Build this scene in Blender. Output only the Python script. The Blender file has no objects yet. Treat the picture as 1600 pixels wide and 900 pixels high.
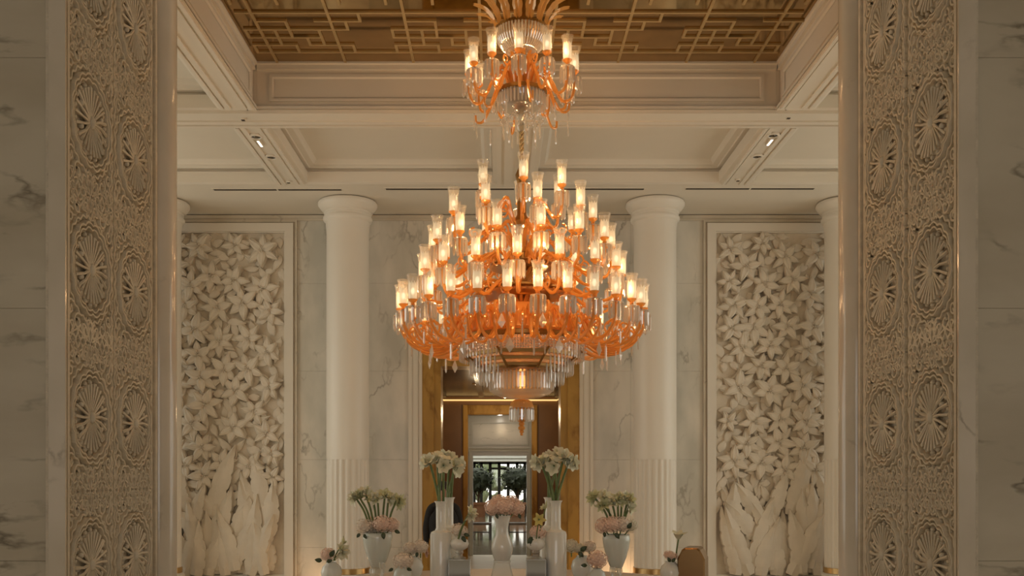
import bpy, math, random
from mathutils import Vector, Matrix
PI = math.pi
TAU = 2 * PI
random.seed(11)
scene = bpy.context.scene
C = scene.collection

# ------------------------------------------------------------------ camera
F, VX, VY, EYE = 1500.0, 780.0, 742.0, 1.75       # focal length in pixels of 1600x900, vanishing point, eye height
cam_d = bpy.data.cameras.new('camera')
cam_d.sensor_width = 36.0
cam_d.lens = F / 1600.0 * 36.0
cam_d.shift_x = (800 - VX) / 1600.0
cam_d.shift_y = (VY - 450) / 1600.0
cam_d.clip_end = 300
cam = bpy.data.objects.new('camera', cam_d)
cam.location = (0, 0, EYE)
cam.rotation_euler = (PI / 2, 0, 0)
C.objects.link(cam)
scene.camera = cam

# ------------------------------------------------------------------ daylight, exposure
world = bpy.data.worlds.new('daylight')
scene.world = world
world.use_nodes = True
bg = world.node_tree.nodes['Background']
bg.inputs[0].default_value = (1.0, 0.965, 0.915, 1)
bg.inputs[1].default_value = 2.2
vs = scene.view_settings
vs.view_transform = 'Standard'
vs.look = 'None'
vs.gamma = 1
vs.use_curve_mapping = False
vs.exposure = 0.0
try:
    scene.cycles.use_denoising = True
    scene.cycles.max_bounces = 6
    scene.cycles.transparent_max_bounces = 12
    scene.cycles.sample_clamp_indirect = 4.0
    scene.cycles.caustics_reflective = False
    scene.cycles.caustics_refractive = False
except Exception:
    pass

def portal(loc, rot, sx, sy):
    """window opening marked for daylight sampling; gives off nothing itself"""
    d = bpy.data.lights.new('window_portal', 'AREA')
    d.shape = 'RECTANGLE'
    d.size, d.size_y = sx, sy
    d.cycles.is_portal = True
    o = bpy.data.objects.new('window_portal', d)
    o.location = loc
    o.rotation_euler = rot
    C.objects.link(o)

HX0, HX1 = -7.2, 7.4           # hall side walls
portal((HX0 + 0.05, 9.9, 2.75), (0, -PI / 2, 0), 4.3, 6.0)
portal((HX1 - 0.05, 9.9, 2.75), (0, PI / 2, 0), 4.3, 6.0)
portal((0, -5.9, 2.4), (PI / 2, 0, 0), 6.0, 3.6)

def lamp_light(name, loc, energy, col, size=0.05, parent=None):
    d = bpy.data.lights.new(name, 'POINT')
    d.energy = energy
    d.color = col
    d.shadow_soft_size = size
    o = bpy.data.objects.new(name, d)
    o.location = loc
    o.parent = parent
    C.objects.link(o)
    return o

# ------------------------------------------------------------------ materials
MATS = {}
def nt(name):
    m = bpy.data.materials.new(name)
    m.use_nodes = True
    MATS[name] = m
    t = m.node_tree
    return m, t.nodes, t.links, t.nodes['Principled BSDF']

def plain(name, col, rough=0.5, metal=0.0, spec=0.5, var=0.0, scale=6.0, bump=0.0, bscale=40.0, trans=0.0, coat=0.0, sheen=0.0):
    m, n, l, b = nt(name)
    b.inputs['Base Color'].default_value = (*col, 1)
    b.inputs['Roughness'].default_value = rough
    b.inputs['Metallic'].default_value = metal
    b.inputs['Specular IOR Level'].default_value = spec
    b.inputs['Coat Weight'].default_value = coat
    b.inputs['Transmission Weight'].default_value = trans
    geo = n.new('ShaderNodeNewGeometry')
    if var > 0:
        tx = n.new('ShaderNodeTexNoise')
        tx.inputs['Scale'].default_value = scale
        tx.inputs['Detail'].default_value = 4
        l.new(geo.outputs['Position'], tx.inputs['Vector'])
        r = n.new('ShaderNodeValToRGB')
        r.color_ramp.elements[0].position = 0.3
        r.color_ramp.elements[1].position = 0.7
        r.color_ramp.elements[0].color = (*[c * (1 - var) for c in col], 1)
        r.color_ramp.elements[1].color = (*[min(1, c * (1 + var)) for c in col], 1)
        l.new(tx.outputs['Fac'], r.inputs['Fac'])
        l.new(r.outputs['Color'], b.inputs['Base Color'])
    if bump > 0:
        tb = n.new('ShaderNodeTexNoise')
        tb.inputs['Scale'].default_value = bscale
        tb.inputs['Detail'].default_value = 5
        l.new(geo.outputs['Position'], tb.inputs['Vector'])
        bm = n.new('ShaderNodeBump')
        bm.inputs['Strength'].default_value = bump
        bm.inputs['Distance'].default_value = 0.02
        l.new(tb.outputs['Fac'], bm.inputs['Height'])
        l.new(bm.outputs['Normal'], b.inputs['Normal'])
    return m

def marble(name, base, vein, cloud, rough=0.18, vscale=0.9, width=0.035, cover=0.5, stretch=(1, 1, 1), seed=0.0):
    """stone with soft clouds and thin broken veins"""
    m, n, l, b = nt(name)
    b.inputs['Roughness'].default_value = rough
    geo = n.new('ShaderNodeNewGeometry')
    mp = n.new('ShaderNodeMapping')
    mp.inputs['Scale'].default_value = stretch
    mp.inputs['Location'].default_value = (seed, seed * 0.7, seed * 1.3)
    l.new(geo.outputs['Position'], mp.inputs['Vector'])
    warp = n.new('ShaderNodeTexNoise')
    warp.inputs['Scale'].default_value = vscale * 1.3
    warp.inputs['Detail'].default_value = 6
    l.new(mp.outputs['Vector'], warp.inputs['Vector'])
    ridge = n.new('ShaderNodeMath'); ridge.operation = 'SUBTRACT'; ridge.inputs[1].default_value = 0.5
    l.new(warp.outputs['Fac'], ridge.inputs[0])
    ab = n.new('ShaderNodeMath'); ab.operation = 'ABSOLUTE'
    l.new(ridge.outputs[0], ab.inputs[0])
    r = n.new('ShaderNodeValToRGB')
    r.color_ramp.elements[0].position = 0.0
    r.color_ramp.elements[0].color = (1, 1, 1, 1)
    r.color_ramp.elements[1].position = width
    r.color_ramp.elements[1].color = (0, 0, 0, 1)
    l.new(ab.outputs[0], r.inputs['Fac'])
    msk = n.new('ShaderNodeTexNoise')
    msk.inputs['Scale'].default_value = vscale * 1.7
    msk.inputs['Detail'].default_value = 3
    l.new(mp.outputs['Vector'], msk.inputs['Vector'])
    r2 = n.new('ShaderNodeValToRGB')
    r2.color_ramp.elements[0].position = cover
    r2.color_ramp.elements[0].color = (0, 0, 0, 1)
    r2.color_ramp.elements[1].position = cover + 0.16
    r2.color_ramp.elements[1].color = (1, 1, 1, 1)
    l.new(msk.outputs['Color'], r2.inputs['Fac'])
    mul = n.new('ShaderNodeMath'); mul.operation = 'MULTIPLY'
    l.new(r.outputs['Color'], mul.inputs[0]); l.new(r2.outputs['Color'], mul.inputs[1])
    cl = n.new('ShaderNodeTexNoise')
    cl.inputs['Scale'].default_value = vscale * 1.1
    cl.inputs['Detail'].default_value = 7
    l.new(mp.outputs['Vector'], cl.inputs['Vector'])
    r3 = n.new('ShaderNodeValToRGB')
    r3.color_ramp.elements[0].position = 0.35
    r3.color_ramp.elements[0].color = (*cloud, 1)
    r3.color_ramp.elements[1].position = 0.62
    r3.color_ramp.elements[1].color = (*base, 1)
    l.new(cl.outputs['Fac'], r3.inputs['Fac'])
    mx = n.new('ShaderNodeMix'); mx.data_type = 'RGBA'
    l.new(mul.outputs[0], mx.inputs[0])
    l.new(r3.outputs['Color'], mx.inputs[6])
    mx.inputs[7].default_value = (*vein, 1)
    l.new(mx.outputs[2], b.inputs['Base Color'])
    return m

def mixglass(name, col, transp, gloss, rough=0.05, diffuse=(1, 1, 1), transl=0.5, glosscol=(1, 1, 1)):
    """thin glass: part see-through, part mirror, part milky"""
    m = bpy.data.materials.new(name); m.use_nodes = True; MATS[name] = m
    n, l = m.node_tree.nodes, m.node_tree.links
    n.remove(n['Principled BSDF'])
    out = n['Material Output']
    tr = n.new('ShaderNodeBsdfTransparent'); tr.inputs[0].default_value = (*col, 1)
    gl = n.new('ShaderNodeBsdfGlossy'); gl.inputs['Roughness'].default_value = rough; gl.inputs['Color'].default_value = (*glosscol, 1)
    di = n.new('ShaderNodeBsdfDiffuse'); di.inputs[0].default_value = (*diffuse, 1)
    tl = n.new('ShaderNodeBsdfTranslucent'); tl.inputs[0].default_value = (*diffuse, 1)
    m1 = n.new('ShaderNodeMixShader'); m1.inputs[0].default_value = transl
    l.new(di.outputs[0], m1.inputs[1]); l.new(tl.outputs[0], m1.inputs[2])
    m2 = n.new('ShaderNodeMixShader'); m2.inputs[0].default_value = gloss
    l.new(m1.outputs[0], m2.inputs[1]); l.new(gl.outputs[0], m2.inputs[2])
    m3 = n.new('ShaderNodeMixShader'); m3.inputs[0].default_value = transp
    l.new(m2.outputs[0], m3.inputs[1]); l.new(tr.outputs[0], m3.inputs[2])
    l.new(m3.outputs[0], out.inputs['Surface'])
    return m

def glow(name, col, strength):
    m = bpy.data.materials.new(name); m.use_nodes = True; MATS[name] = m
    b = m.node_tree.nodes['Principled BSDF']
    b.inputs['Base Color'].default_value = (*col, 1)
    b.inputs['Emission Color'].default_value = (*col, 1)
    b.inputs['Emission Strength'].default_value = strength
    return m

plain('cream_paint', (0.80, 0.73, 0.62), 0.55, var=0.02, scale=1.5)
plain('carved_stone', (0.80, 0.72, 0.60), 0.6, var=0.05, scale=5, bump=0.12, bscale=60)
plain('relief_ground', (0.76, 0.67, 0.54), 0.7, var=0.06, scale=8, bump=0.2, bscale=50)
plain('filigree_stone', (0.66, 0.58, 0.44), 0.6, var=0.08, scale=7, bump=0.25, bscale=70)
plain('filigree_ground', (0.65, 0.57, 0.44), 0.75, var=0.12, scale=12, bump=0.5, bscale=45)
plain('column_stone', (0.82, 0.76, 0.66), 0.4, var=0.02, scale=1.2)
marble('wall_marble', (0.79, 0.73, 0.63), (0.42, 0.38, 0.31), (0.60, 0.57, 0.49), 0.20, 1.6, 0.020, 0.46, (1.2, 1, 0.6))
marble('jamb_marble', (0.60, 0.54, 0.42), (0.20, 0.17, 0.12), (0.50, 0.44, 0.33), 0.22, 1.1, 0.030, 0.45, (0.9, 1, 2.2), 3.0)
marble('trim_marble', (0.70, 0.62, 0.50), (0.36, 0.30, 0.22), (0.60, 0.53, 0.41), 0.12, 1.6, 0.02, 0.55, (1, 1, 1), 7.0)
marble('floor_marble', (0.84, 0.74, 0.59), (0.46, 0.38, 0.28), (0.74, 0.64, 0.50), 0.30, 0.8, 0.03, 0.5)
plain('polished_floor', (0.20, 0.155, 0.105), 0.07, var=0.15, scale=0.6)
marble('grey_marble', (0.56, 0.55, 0.50), (0.33, 0.32, 0.29), (0.50, 0.49, 0.45), 0.2, 1.2, 0.014, 0.47, (1, 1, 2.5), 2.0)
marble('gold_onyx', (0.52, 0.30, 0.075), (0.28, 0.14, 0.03), (0.40, 0.225, 0.055), 0.32, 2.2, 0.06, 0.42, (1, 1, 0.5), 5.0)
MATS['gold_onyx'].node_tree.nodes['Principled BSDF'].inputs['Specular IOR Level'].default_value = 0.15
plain('brown_veneer', (0.20, 0.095, 0.028), 0.35, var=0.12, scale=3)
plain('dark_veneer', (0.045, 0.028, 0.016), 0.25, var=0.3, scale=4)
plain('brass', (0.62, 0.42, 0.19), 0.28, 1.0, var=0.08, scale=9)
plain('gold_bar', (0.60, 0.44, 0.22), 0.4, 0.55, var=0.06, scale=5)
plain('antique_gold', (0.34, 0.19, 0.06), 0.32, 0.9, var=0.15, scale=20)
plain('bronze_mirror', (0.45, 0.30, 0.135), 0.05, 1.0, var=0.10, scale=4)
plain('bronze_box', (0.30, 0.185, 0.085), 0.3, 1.0, var=0.08, scale=5)
plain('dark_metal', (0.05, 0.045, 0.04), 0.4, 0.6)
plain('slot_black', (0.07, 0.055, 0.035), 0.8)
plain('porcelain', (0.88, 0.89, 0.82), 0.12, coat=0.4, var=0.02, scale=3)
plain('opaline', (0.72, 0.76, 0.69), 0.18, coat=0.5, var=0.02, scale=3)
plain('stem_green', (0.16, 0.22, 0.075), 0.5, var=0.2, scale=20)
plain('leaf_green', (0.045, 0.07, 0.025), 0.4, var=0.25, scale=20)
plain('amaryllis_white', (0.80, 0.78, 0.58), 0.5, var=0.06, scale=25)
plain('amaryllis_green', (0.62, 0.62, 0.36), 0.5, var=0.18, scale=30)
plain('daffodil_yellow', (0.72, 0.62, 0.20), 0.5, var=0.08, scale=25)
plain('hydrangea_pink', (0.92, 0.68, 0.55), 0.6, var=0.12, scale=45)
plain('hydrangea_pale', (0.92, 0.79, 0.66), 0.6, var=0.12, scale=45)
plain('hydrangea_cream', (0.78, 0.72, 0.56), 0.6, var=0.10, scale=45)
plain('mirror_glass', (0.20, 0.185, 0.15), 0.07, 1.0)
plain('table_stone', (0.52, 0.39, 0.28), 0.45, var=0.05, scale=3)
plain('black_cloth', (0.012, 0.011, 0.010), 0.85, var=0.2, scale=30)
plain('skin', (0.38, 0.21, 0.13), 0.55, var=0.05, scale=20)
plain('hair', (0.02, 0.014, 0.01), 0.6)
plain('topiary_green', (0.03, 0.04, 0.018), 0.6, var=0.4, scale=12)
plain('garden_green', (0.16, 0.20, 0.09), 0.7, var=0.5, scale=1.6)
plain('bark', (0.12, 0.075, 0.045), 0.8, var=0.2, scale=30)
plain('terracotta', (0.34, 0.15, 0.07), 0.7, var=0.1, scale=10)
plain('grey_paint', (0.60, 0.60, 0.55), 0.5, var=0.02, scale=2)
plain('rope_gold', (0.50, 0.38, 0.20), 0.6, 0.3, var=0.2, scale=60)
mixglass('amber_glass', (1.0, 0.66, 0.28), 0.26, 0.20, 0.10, (1.0, 0.565, 0.17), 0.5, (1.0, 0.85, 0.62))
mixglass('amber_deep', (0.95, 0.50, 0.14), 0.10, 0.22, 0.15, (0.95, 0.48, 0.14), 0.45, (1.0, 0.75, 0.45))
mixglass('crystal', (0.98, 0.96, 0.92), 0.36, 0.36, 0.07, (1.0, 0.94, 0.84), 0.6)
mixglass('crystal_amber', (0.95, 0.70, 0.42), 0.30, 0.36, 0.08, (0.92, 0.62, 0.34), 0.6, (1.0, 0.85, 0.65))
mixglass('shade_glass', (0.98, 0.96, 0.92), 0.72, 0.18, 0.05, (0.95, 0.90, 0.78), 0.6)
mixglass('clear_glass', (0.96, 0.96, 0.92), 0.6, 0.3, 0.03, (0.9, 0.9, 0.85), 0.5)
mixglass('window_glass', (0.97, 0.98, 0.95), 0.9, 0.8, 0.02)
glow('bulb_glow', (1.0, 0.90, 0.72), 2.3)
glow('sleeve_glow', (1.0, 0.80, 0.50), 0.62)
glow('lamp_bar_glow', (1.0, 0.92, 0.78), 2.2)
glow('cove_glow', (1.0, 0.68, 0.26), 0.9)

# ------------------------------------------------------------------ mesh helpers
class MB:
    def __init__(self):
        self.v, self.f = [], []
    def add(self, vs, fs):
        o = len(self.v)
        self.v += [tuple(p) for p in vs]
        self.f += [tuple(i + o for i in f) for f in fs]
        return self
    def box(self, x0, x1, y0, y1, z0, z1):
        return self.add([(x0, y0, z0), (x1, y0, z0), (x1, y1, z0), (x0, y1, z0), (x0, y0, z1), (x1, y0, z1), (x1, y1, z1), (x0, y1, z1)],
                        [(0, 3, 2, 1), (4, 5, 6, 7), (0, 1, 5, 4), (1, 2, 6, 5), (2, 3, 7, 6), (3, 0, 4, 7)])
    def bevel_box(self, x0, x1, y0, y1, z0, z1, b=0.01):
        """box whose front (-y) edges are chamfered"""
        vs = [(x0, y1, z0), (x1, y1, z0), (x1, y1, z1), (x0, y1, z1),
              (x0, y0 + b, z0), (x1, y0 + b, z0), (x1, y0 + b, z1), (x0, y0 + b, z1),
              (x0 + b, y0, z0 + b), (x1 - b, y0, z0 + b), (x1 - b, y0, z1 - b), (x0 + b, y0, z1 - b)]
        return self.add(vs, [(0, 3, 2, 1), (8, 9, 10, 11), (0, 1, 5, 4), (1, 2, 6, 5), (2, 3, 7, 6), (3, 0, 4, 7),
                             (4, 5, 9, 8), (5, 6, 10, 9), (6, 7, 11, 10), (7, 4, 8, 11)])
    def lathe(self, prof, seg=24, mod=None, cx=0, cy=0, caps=True, phase=0.0):
        vs, fs = [], []
        for k, (r, z) in enumerate(prof):
            for i in range(seg):
                a = TAU * i / seg + phase
                rr = r * (mod(a, k, i) if mod else 1)
                vs.append((cx + rr * math.cos(a), cy + rr * math.sin(a), z))
        up = prof[-1][1] >= prof[0][1]
        for k in range(len(prof) - 1):
            for i in range(seg):
                j = (i + 1) % seg
                q = (k * seg + i, k * seg + j, (k + 1) * seg + j, (k + 1) * seg + i)
                fs.append(q if up else q[::-1])
        if caps:
            a = tuple(range(seg)); b = tuple(range((len(prof) - 1) * seg, len(prof) * seg))
            fs.append(a[::-1] if up else a); fs.append(b if up else b[::-1])
        return self.add(vs, fs)
    def tube(self, pts, rad, seg=6, caps=True, flat=1.0):
        pts = [Vector(p) for p in pts]
        n = len(pts)
        rad = rad if isinstance(rad, (list, tuple)) else [rad] * n
        vs, fs = [], []
        up = None
        for i, p in enumerate(pts):
            t = (pts[min(i + 1, n - 1)] - pts[max(i - 1, 0)]).normalized()
            if up is None:
                up = Vector((0, 0, 1)) if abs(t.z) < 0.9 else Vector((1, 0, 0))
            s = t.cross(up)
            if s.length < 1e-5:
                s = t.cross(Vector((0.3, 1, 0.2)))
            s.normalize()
            up = s.cross(t).normalized()
            for k in range(seg):
                a = TAU * k / seg
                vs.append(p + (s * math.cos(a) + up * math.sin(a) * flat) * rad[i])
        for i in range(n - 1):
            for k in range(seg):
                j = (k + 1) % seg
                fs.append((i * seg + k, i * seg + j, (i + 1) * seg + j, (i + 1) * seg + k))
        if caps:
            fs.append(tuple(range(seg))[::-1]); fs.append(tuple(range((n - 1) * seg, n * seg)))
        return self.add(vs, fs)
    def ball(self, c, r, u=8, v=6, sq=(1, 1, 1)):
        vs = [(c[0], c[1], c[2] - r * sq[2])]
        fs = []
        for i in range(1, v):
            t = PI * i / v
            for j in range(u):
                a = TAU * j / u
                vs.append((c[0] + r * sq[0] * math.sin(t) * math.cos(a), c[1] + r * sq[1] * math.sin(t) * math.sin(a), c[2] - r * sq[2] * math.cos(t)))
        vs.append((c[0], c[1], c[2] + r * sq[2]))
        for j in range(u):
            k = (j + 1) % u
            fs.append((0, 1 + k, 1 + j))
            for i in range(v - 2):
                fs.append((1 + i * u + j, 1 + i * u + k, 1 + (i + 1) * u + k, 1 + (i + 1) * u + j))
            fs.append((len(vs) - 1, 1 + (v - 2) * u + j, 1 + (v - 2) * u + k))
        return self.add(vs, fs)
    def xform(self, M, start=0):
        for i in range(start, len(self.v)):
            self.v[i] = tuple(M @ Vector(self.v[i]))
        return self
    def mesh(self, name, mat, smooth=None):
        me = bpy.data.meshes.new(name)
        me.from_pydata(self.v, [], self.f)
        me.materials.append(MATS[mat])
        if smooth is not None:
            me.polygons.foreach_set('use_smooth', [True] * len(me.polygons))
            me.update()
            me.set_sharp_from_angle(angle=math.radians(smooth))
        me.update()
        return me
    def build(self, name, mat, parent=None, smooth=None, loc=None):
        return put(name, self.mesh(name, mat, smooth), parent, loc)

def put(name, me, parent=None, loc=None, rot=None, scale=None, M=None):
    o = bpy.data.objects.new(name, me)
    if parent is not None:
        o.parent = parent
    if M is not None:
        o.matrix_basis = M
    if loc is not None: o.location = loc
    if rot is not None: o.rotation_euler = rot
    if scale is not None: o.scale = scale
    C.objects.link(o)
    return o

def tag(o, label=None, cat=None, group=None, kind=None):
    if label: o['label'] = label
    if cat: o['category'] = cat
    if group: o['group'] = group
    if kind: o['kind'] = kind
    return o

def empty(name, loc=(0, 0, 0), rz=0.0, label=None, cat=None, group=None, kind=None):
    o = bpy.data.objects.new(name, None)
    o.empty_display_size = 0.1
    o.location = loc
    o.rotation_euler = (0, 0, rz)
    C.objects.link(o)
    return tag(o, label, cat, group, kind)

def copy_tree(o, parent=None):
    c = o.copy(); C.objects.link(c); c.parent = parent
    for ch in list(o.children): copy_tree(ch, c)
    return c

def struct(name, mb, mat, parent=None, smooth=None):
    o = mb.build(name, mat, parent, smooth)
    if parent is None: o['kind'] = 'structure'
    return o

def WX(px, Y): return (px - VX) * Y / F
def WZ(py, Y): return EYE + (VY - py) * Y / F
def smoothstep(t): return t * t * (3 - 2 * t)
def spline(pts, n):
    """Catmull-Rom through pts"""
    P = [Vector(p) for p in pts]
    P = [P[0] * 2 - P[1]] + P + [P[-1] * 2 - P[-2]]
    out = []
    m = len(P) - 3
    for i in range(n + 1):
        t = i / n * m
        k = min(int(t), m - 1); u = t - k
        a, b, c, d = P[k:k + 4]
        out.append(0.5 * ((2 * b) + (c - a) * u + (2 * a - 5 * b + 4 * c - d) * u * u + (3 * b - a - 3 * c + d) * u ** 3))
    return out

# ------------------------------------------------------------------ setting: hall shell
YW = 13.9                       # back wall
YC = 13.25                      # column row
ZS = 5.51                       # soffit
Y_EDGE, Y_B1, Y_B0 = 12.42, 10.35, 9.86      # soffit edge, cross beam
ZM = 6.0                        # mirror ceiling
BLX0, BLX1 = -2.85, -2.52       # side beams, left and right
BRX0, BRX1 = 2.88, 3.21
MX0, MX1 = -0.03, 0.43          # middle beam
YJ0, YJ1 = 5.0, 6.69            # entrance wall thickness
XL, XR = -2.267, 2.40           # jamb faces

struct('floor', MB().box(-9, 9, -6, 21, -0.2, 0), 'floor_marble')

# ceiling: soffit strip, beams and coffers
ceil_root = empty('ceiling', (0, 0, 0), kind='structure')
MB().box(HX0, HX1, Y_EDGE, YW + 0.3, ZS, ZS + 0.6).build('soffit', 'cream_paint', ceil_root)
MB().box(HX0, HX1, Y_B0 + 0.06, Y_B1, ZS, ZS + 0.6).build('cross_beam', 'cream_paint', ceil_root)
for x0, x1 in ((BLX0, BLX1), (BRX0, BRX1), (MX0, MX1)):
    MB().box(x0, x1, Y_B1, Y_EDGE, ZS, ZS + 0.6).build('beam', 'cream_paint', ceil_root)
for x0, x1 in ((BLX0, BLX1 - 0.07), (BRX0 + 0.07, BRX1)):
    MB().box(x0, x1, YJ1, Y_B0 + 0.06, ZS, ZS + 0.6).build('beam', 'cream_paint', ceil_root)

def coffer(x0, x1, y0, y1):
    prof = [(0, ZS), (0.05, ZS + 0.012), (0.05, ZS + 0.15), (0.006, ZS + 0.152), (0.006, ZS + 0.188), (0.075, ZS + 0.19), (0.085, ZS + 0.20),
            (0.15, ZS + 0.21), (0.17, ZS + 0.24), (0.19, ZS + 0.262), (0.225, ZS + 0.264)]
    mb = MB()
    for k in range(len(prof) - 1):
        (a, za), (b, zb) = prof[k], prof[k + 1]
        A = [(x0 + a, y0 + a, za), (x1 - a, y0 + a, za), (x1 - a, y1 - a, za), (x0 + a, y1 - a, za)]
        B = [(x0 + b, y0 + b, zb), (x1 - b, y0 + b, zb), (x1 - b, y1 - b, zb), (x0 + b, y1 - b, zb)]
        mb.add(A + B, [(i, 4 + i, 4 + (i + 1) % 4, (i + 1) % 4) for i in range(4)])
    b, zb = prof[-1]
    mb.add([(x0 + b, y0 + b, zb), (x1 - b, y0 + b, zb), (x1 - b, y1 - b, zb), (x0 + b, y1 - b, zb)], [(0, 3, 2, 1)])
    mb.build('coffer_panel', 'cream_paint', ceil_root)
coffer(BLX1, MX0, Y_B1, Y_EDGE)
coffer(MX1, BRX0, Y_B1, Y_EDGE)
coffer(HX0, BLX0, Y_B1, Y_EDGE)
coffer(BRX1, HX1, Y_B1, Y_EDGE)
coffer(HX0, BLX0, YJ1 + 0.1, Y_B0 + 0.06)
coffer(BRX1, HX1, YJ1 + 0.1, Y_B0 + 0.06)

# raised fillets along the beams
def fillet(x0, x1, y0, y1, d=0.014):
    MB().box(x0, x1, y0, y1, ZS - d, ZS + 0.01).build('beam_moulding', 'cream_paint', ceil_root)
for bx0, bx1 in ((BLX0, BLX1), (BRX0, BRX1)):
    for y0, y1 in ((Y_B1 + 0.02, Y_EDGE - 0.01), (YJ1, Y_B0 - 0.02)):
        w = bx1 - bx0
        for t0, t1, d in ((0.0, 0.09, 0.022), (0.14, 0.30, 0.016), (0.66, 0.80, 0.016), (0.88, 1.0, 0.022)):
            fillet(bx0 + w * t0, bx0 + w * t1, y0, y1, d)
for t0, t1 in ((0.0, 0.12), (0.2, 0.42), (0.58, 0.8), (0.88, 1.0)):
    fillet(MX0 + (MX1 - MX0) * t0, MX0 + (MX1 - MX0) * t1, Y_B1 + 0.02, Y_EDGE - 0.01)
for y0, y1, d in ((Y_B0 + 0.05, Y_B0 + 0.10, 0.03), (Y_B0 + 0.13, Y_B0 + 0.2, 0.016), (Y_B1 - 0.16, Y_B1 - 0.08, 0.016), (Y_B1 - 0.05, Y_B1, 0.022)):
    fillet(HX0 + 0.02, HX1 - 0.02, y0, y1, d)

# fascia round the mirror ceiling: framed boards
FX0, FX1 = -2.50, 2.86
YM0 = 6.75
def fascia(p0, p1, inward):
    """board from p0 to p1 (plan), facing inward, with a sunk panel and mouldings"""
    a, b = Vector((*p0, 0)), Vector((*p1, 0))
    L = (b - a).length
    u = (b - a).normalized(); w = Vector((*inward, 0))
    prof = [(0.0, ZS, 0.05), (0.0, ZS + 0.03, 0.05), (0.0, ZS + 0.035, 0.0), (0.0, ZM - 0.075, 0.0), (0.0, ZM - 0.07, 0.03), (0.0, ZM - 0.025, 0.03), (0.0, ZM - 0.02, 0.05), (0.0, ZM + 0.05, 0.05)]
    mb = MB()
    for k in range(len(prof) - 1):
        _, z0, d0 = prof[k]; _, z1, d1 = prof[k + 1]
        A = a + w * d0; B = b + w * d0; A1 = a + w * d1; B1 = b + w * d1
        mb.add([(A.x, A.y, z0), (B.x, B.y, z0), (B1.x, B1.y, z1), (A1.x, A1.y, z1)], [(0, 1, 2, 3)])
    mb.build('fascia', 'cream_paint', ceil_root)
    # sunk panel frame, drawn as a stepped moulding
    m2 = MB()
    z0, z1 = ZS + 0.09, ZM - 0.12
    e = 0.13
    steps = [(0, 0.0), (0.0, 0.022), (0.03, 0.022), (0.045, 0.004)]
    for k in range(len(steps) - 1):
        (i0, d0), (i1, d1) = steps[k], steps[k + 1]
        def ring(i, d):
            out = []
            for s, z in ((e + i, z0 + i), (L - e - i, z0 + i), (L - e - i, z1 - i), (e + i, z1 - i)):
                p = a + u * s + w * d
                out.append((p.x, p.y, z))
            return out
        A, B = ring(i0, d0), ring(i1, d1)
        m2.add(A + B, [(j, (j + 1) % 4, 4 + (j + 1) % 4, 4 + j) for j in range(4)])
    m2.build('fascia_panel', 'cream_paint', ceil_root)
for x0, x1 in ((BLX1 - 0.08, FX0), (FX1, BRX0 + 0.08)):
    MB().box(x0, x1, YJ1, Y_B0 + 0.06, ZS, ZS + 0.02).build('beam_lip', 'cream_paint', ceil_root)
fascia((FX0, Y_B0 + 0.055), (FX1, Y_B0 + 0.055), (0, -1))
fascia((FX0 - 0.04, YM0), (FX0 - 0.04, Y_B0 + 0.05), (1, 0))
fascia((FX1 + 0.04, Y_B0 + 0.05), (FX1 + 0.04, YM0), (-1, 0))

# mirror ceiling with gold lattice
mir = struct('ceiling_mirror', MB().box(FX0 - 0.1, FX1 + 0.1, YM0 - 0.2, Y_B0 + 0.1, ZM, ZM + 0.04), 'bronze_mirror')
BAR_W, BAR_H = 0.026, 0.018
_bars = {}
def bar(x0, x1, y0, y1):
    key = (round(x1 - x0, 3), round(y1 - y0, 3))
    if key not in _bars:
        _bars[key] = MB().box(-key[0] / 2, key[0] / 2, -key[1] / 2, key[1] / 2, -BAR_H, 0).mesh('lattice_bar', 'gold_bar')
    put('lattice_bar', _bars[key], mir, ((x0 + x1) / 2, (y0 + y1) / 2, ZM + 0.001))
def hbar(xa, xb, y): bar(xa - BAR_W / 2, xb + BAR_W / 2, y - BAR_W / 2, y + BAR_W / 2)
def vbar(x, ya, yb): bar(x - BAR_W / 2, x + BAR_W / 2, ya - BAR_W / 2, yb + BAR_W / 2)
LX = [-2.28 + 0.70 * i for i in range(8)]
for x in LX: vbar(x, YM0, Y_B0 - 0.01)
ROW = [9.63 - 0.165 * i for i in range(18)]
hbar(FX0 + 0.08, FX1 - 0.08, ROW[0])
hbar(FX0 + 0.08, FX1 - 0.08, ROW[5])
hbar(FX0 + 0.08, FX1 - 0.08, ROW[11])
hbar(FX0 + 0.08, FX1 - 0.08, ROW[16])
q = 0.14
for i, x in enumerate(LX):
    s = 1 if i % 2 == 0 else -1
    for base in (0, 6, 11):
        def R(k): return ROW[min(base + k, 17)]
        if i % 2 == 0:
            hbar(x - q, x + 2 * q, R(1)); vbar(x + 2 * q, R(1), R(0)); vbar(x - q, R(1), R(0))
            hbar(x - q, x + q, R(2)); vbar(x + q, R(3), R(1)); hbar(x + q, x + 3 * q, R(2)); vbar(x + 3 * q, R(2), R(1))
            hbar(x - q, x + 2 * q, R(3)); vbar(x - q, R(3), R(2)); vbar(x + 2 * q, R(4), R(3)); hbar(x, x + 2 * q, R(4))
        else:
            hbar(x - 2 * q, x + q, R(1)); vbar(x - 2 * q, R(2), R(1)); vbar(x + q, R(1), R(0))
            hbar(x - 3 * q, x - q, R(2)); vbar(x - q, R(3), R(1)); vbar(x - 3 * q, R(3), R(2))
            hbar(x - 3 * q, x + q, R(3)); vbar(x + q, R(4), R(3)); hbar(x - q, x + 2 * q, R(4)); vbar(x + 2 * q, R(5), R(4))

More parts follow.
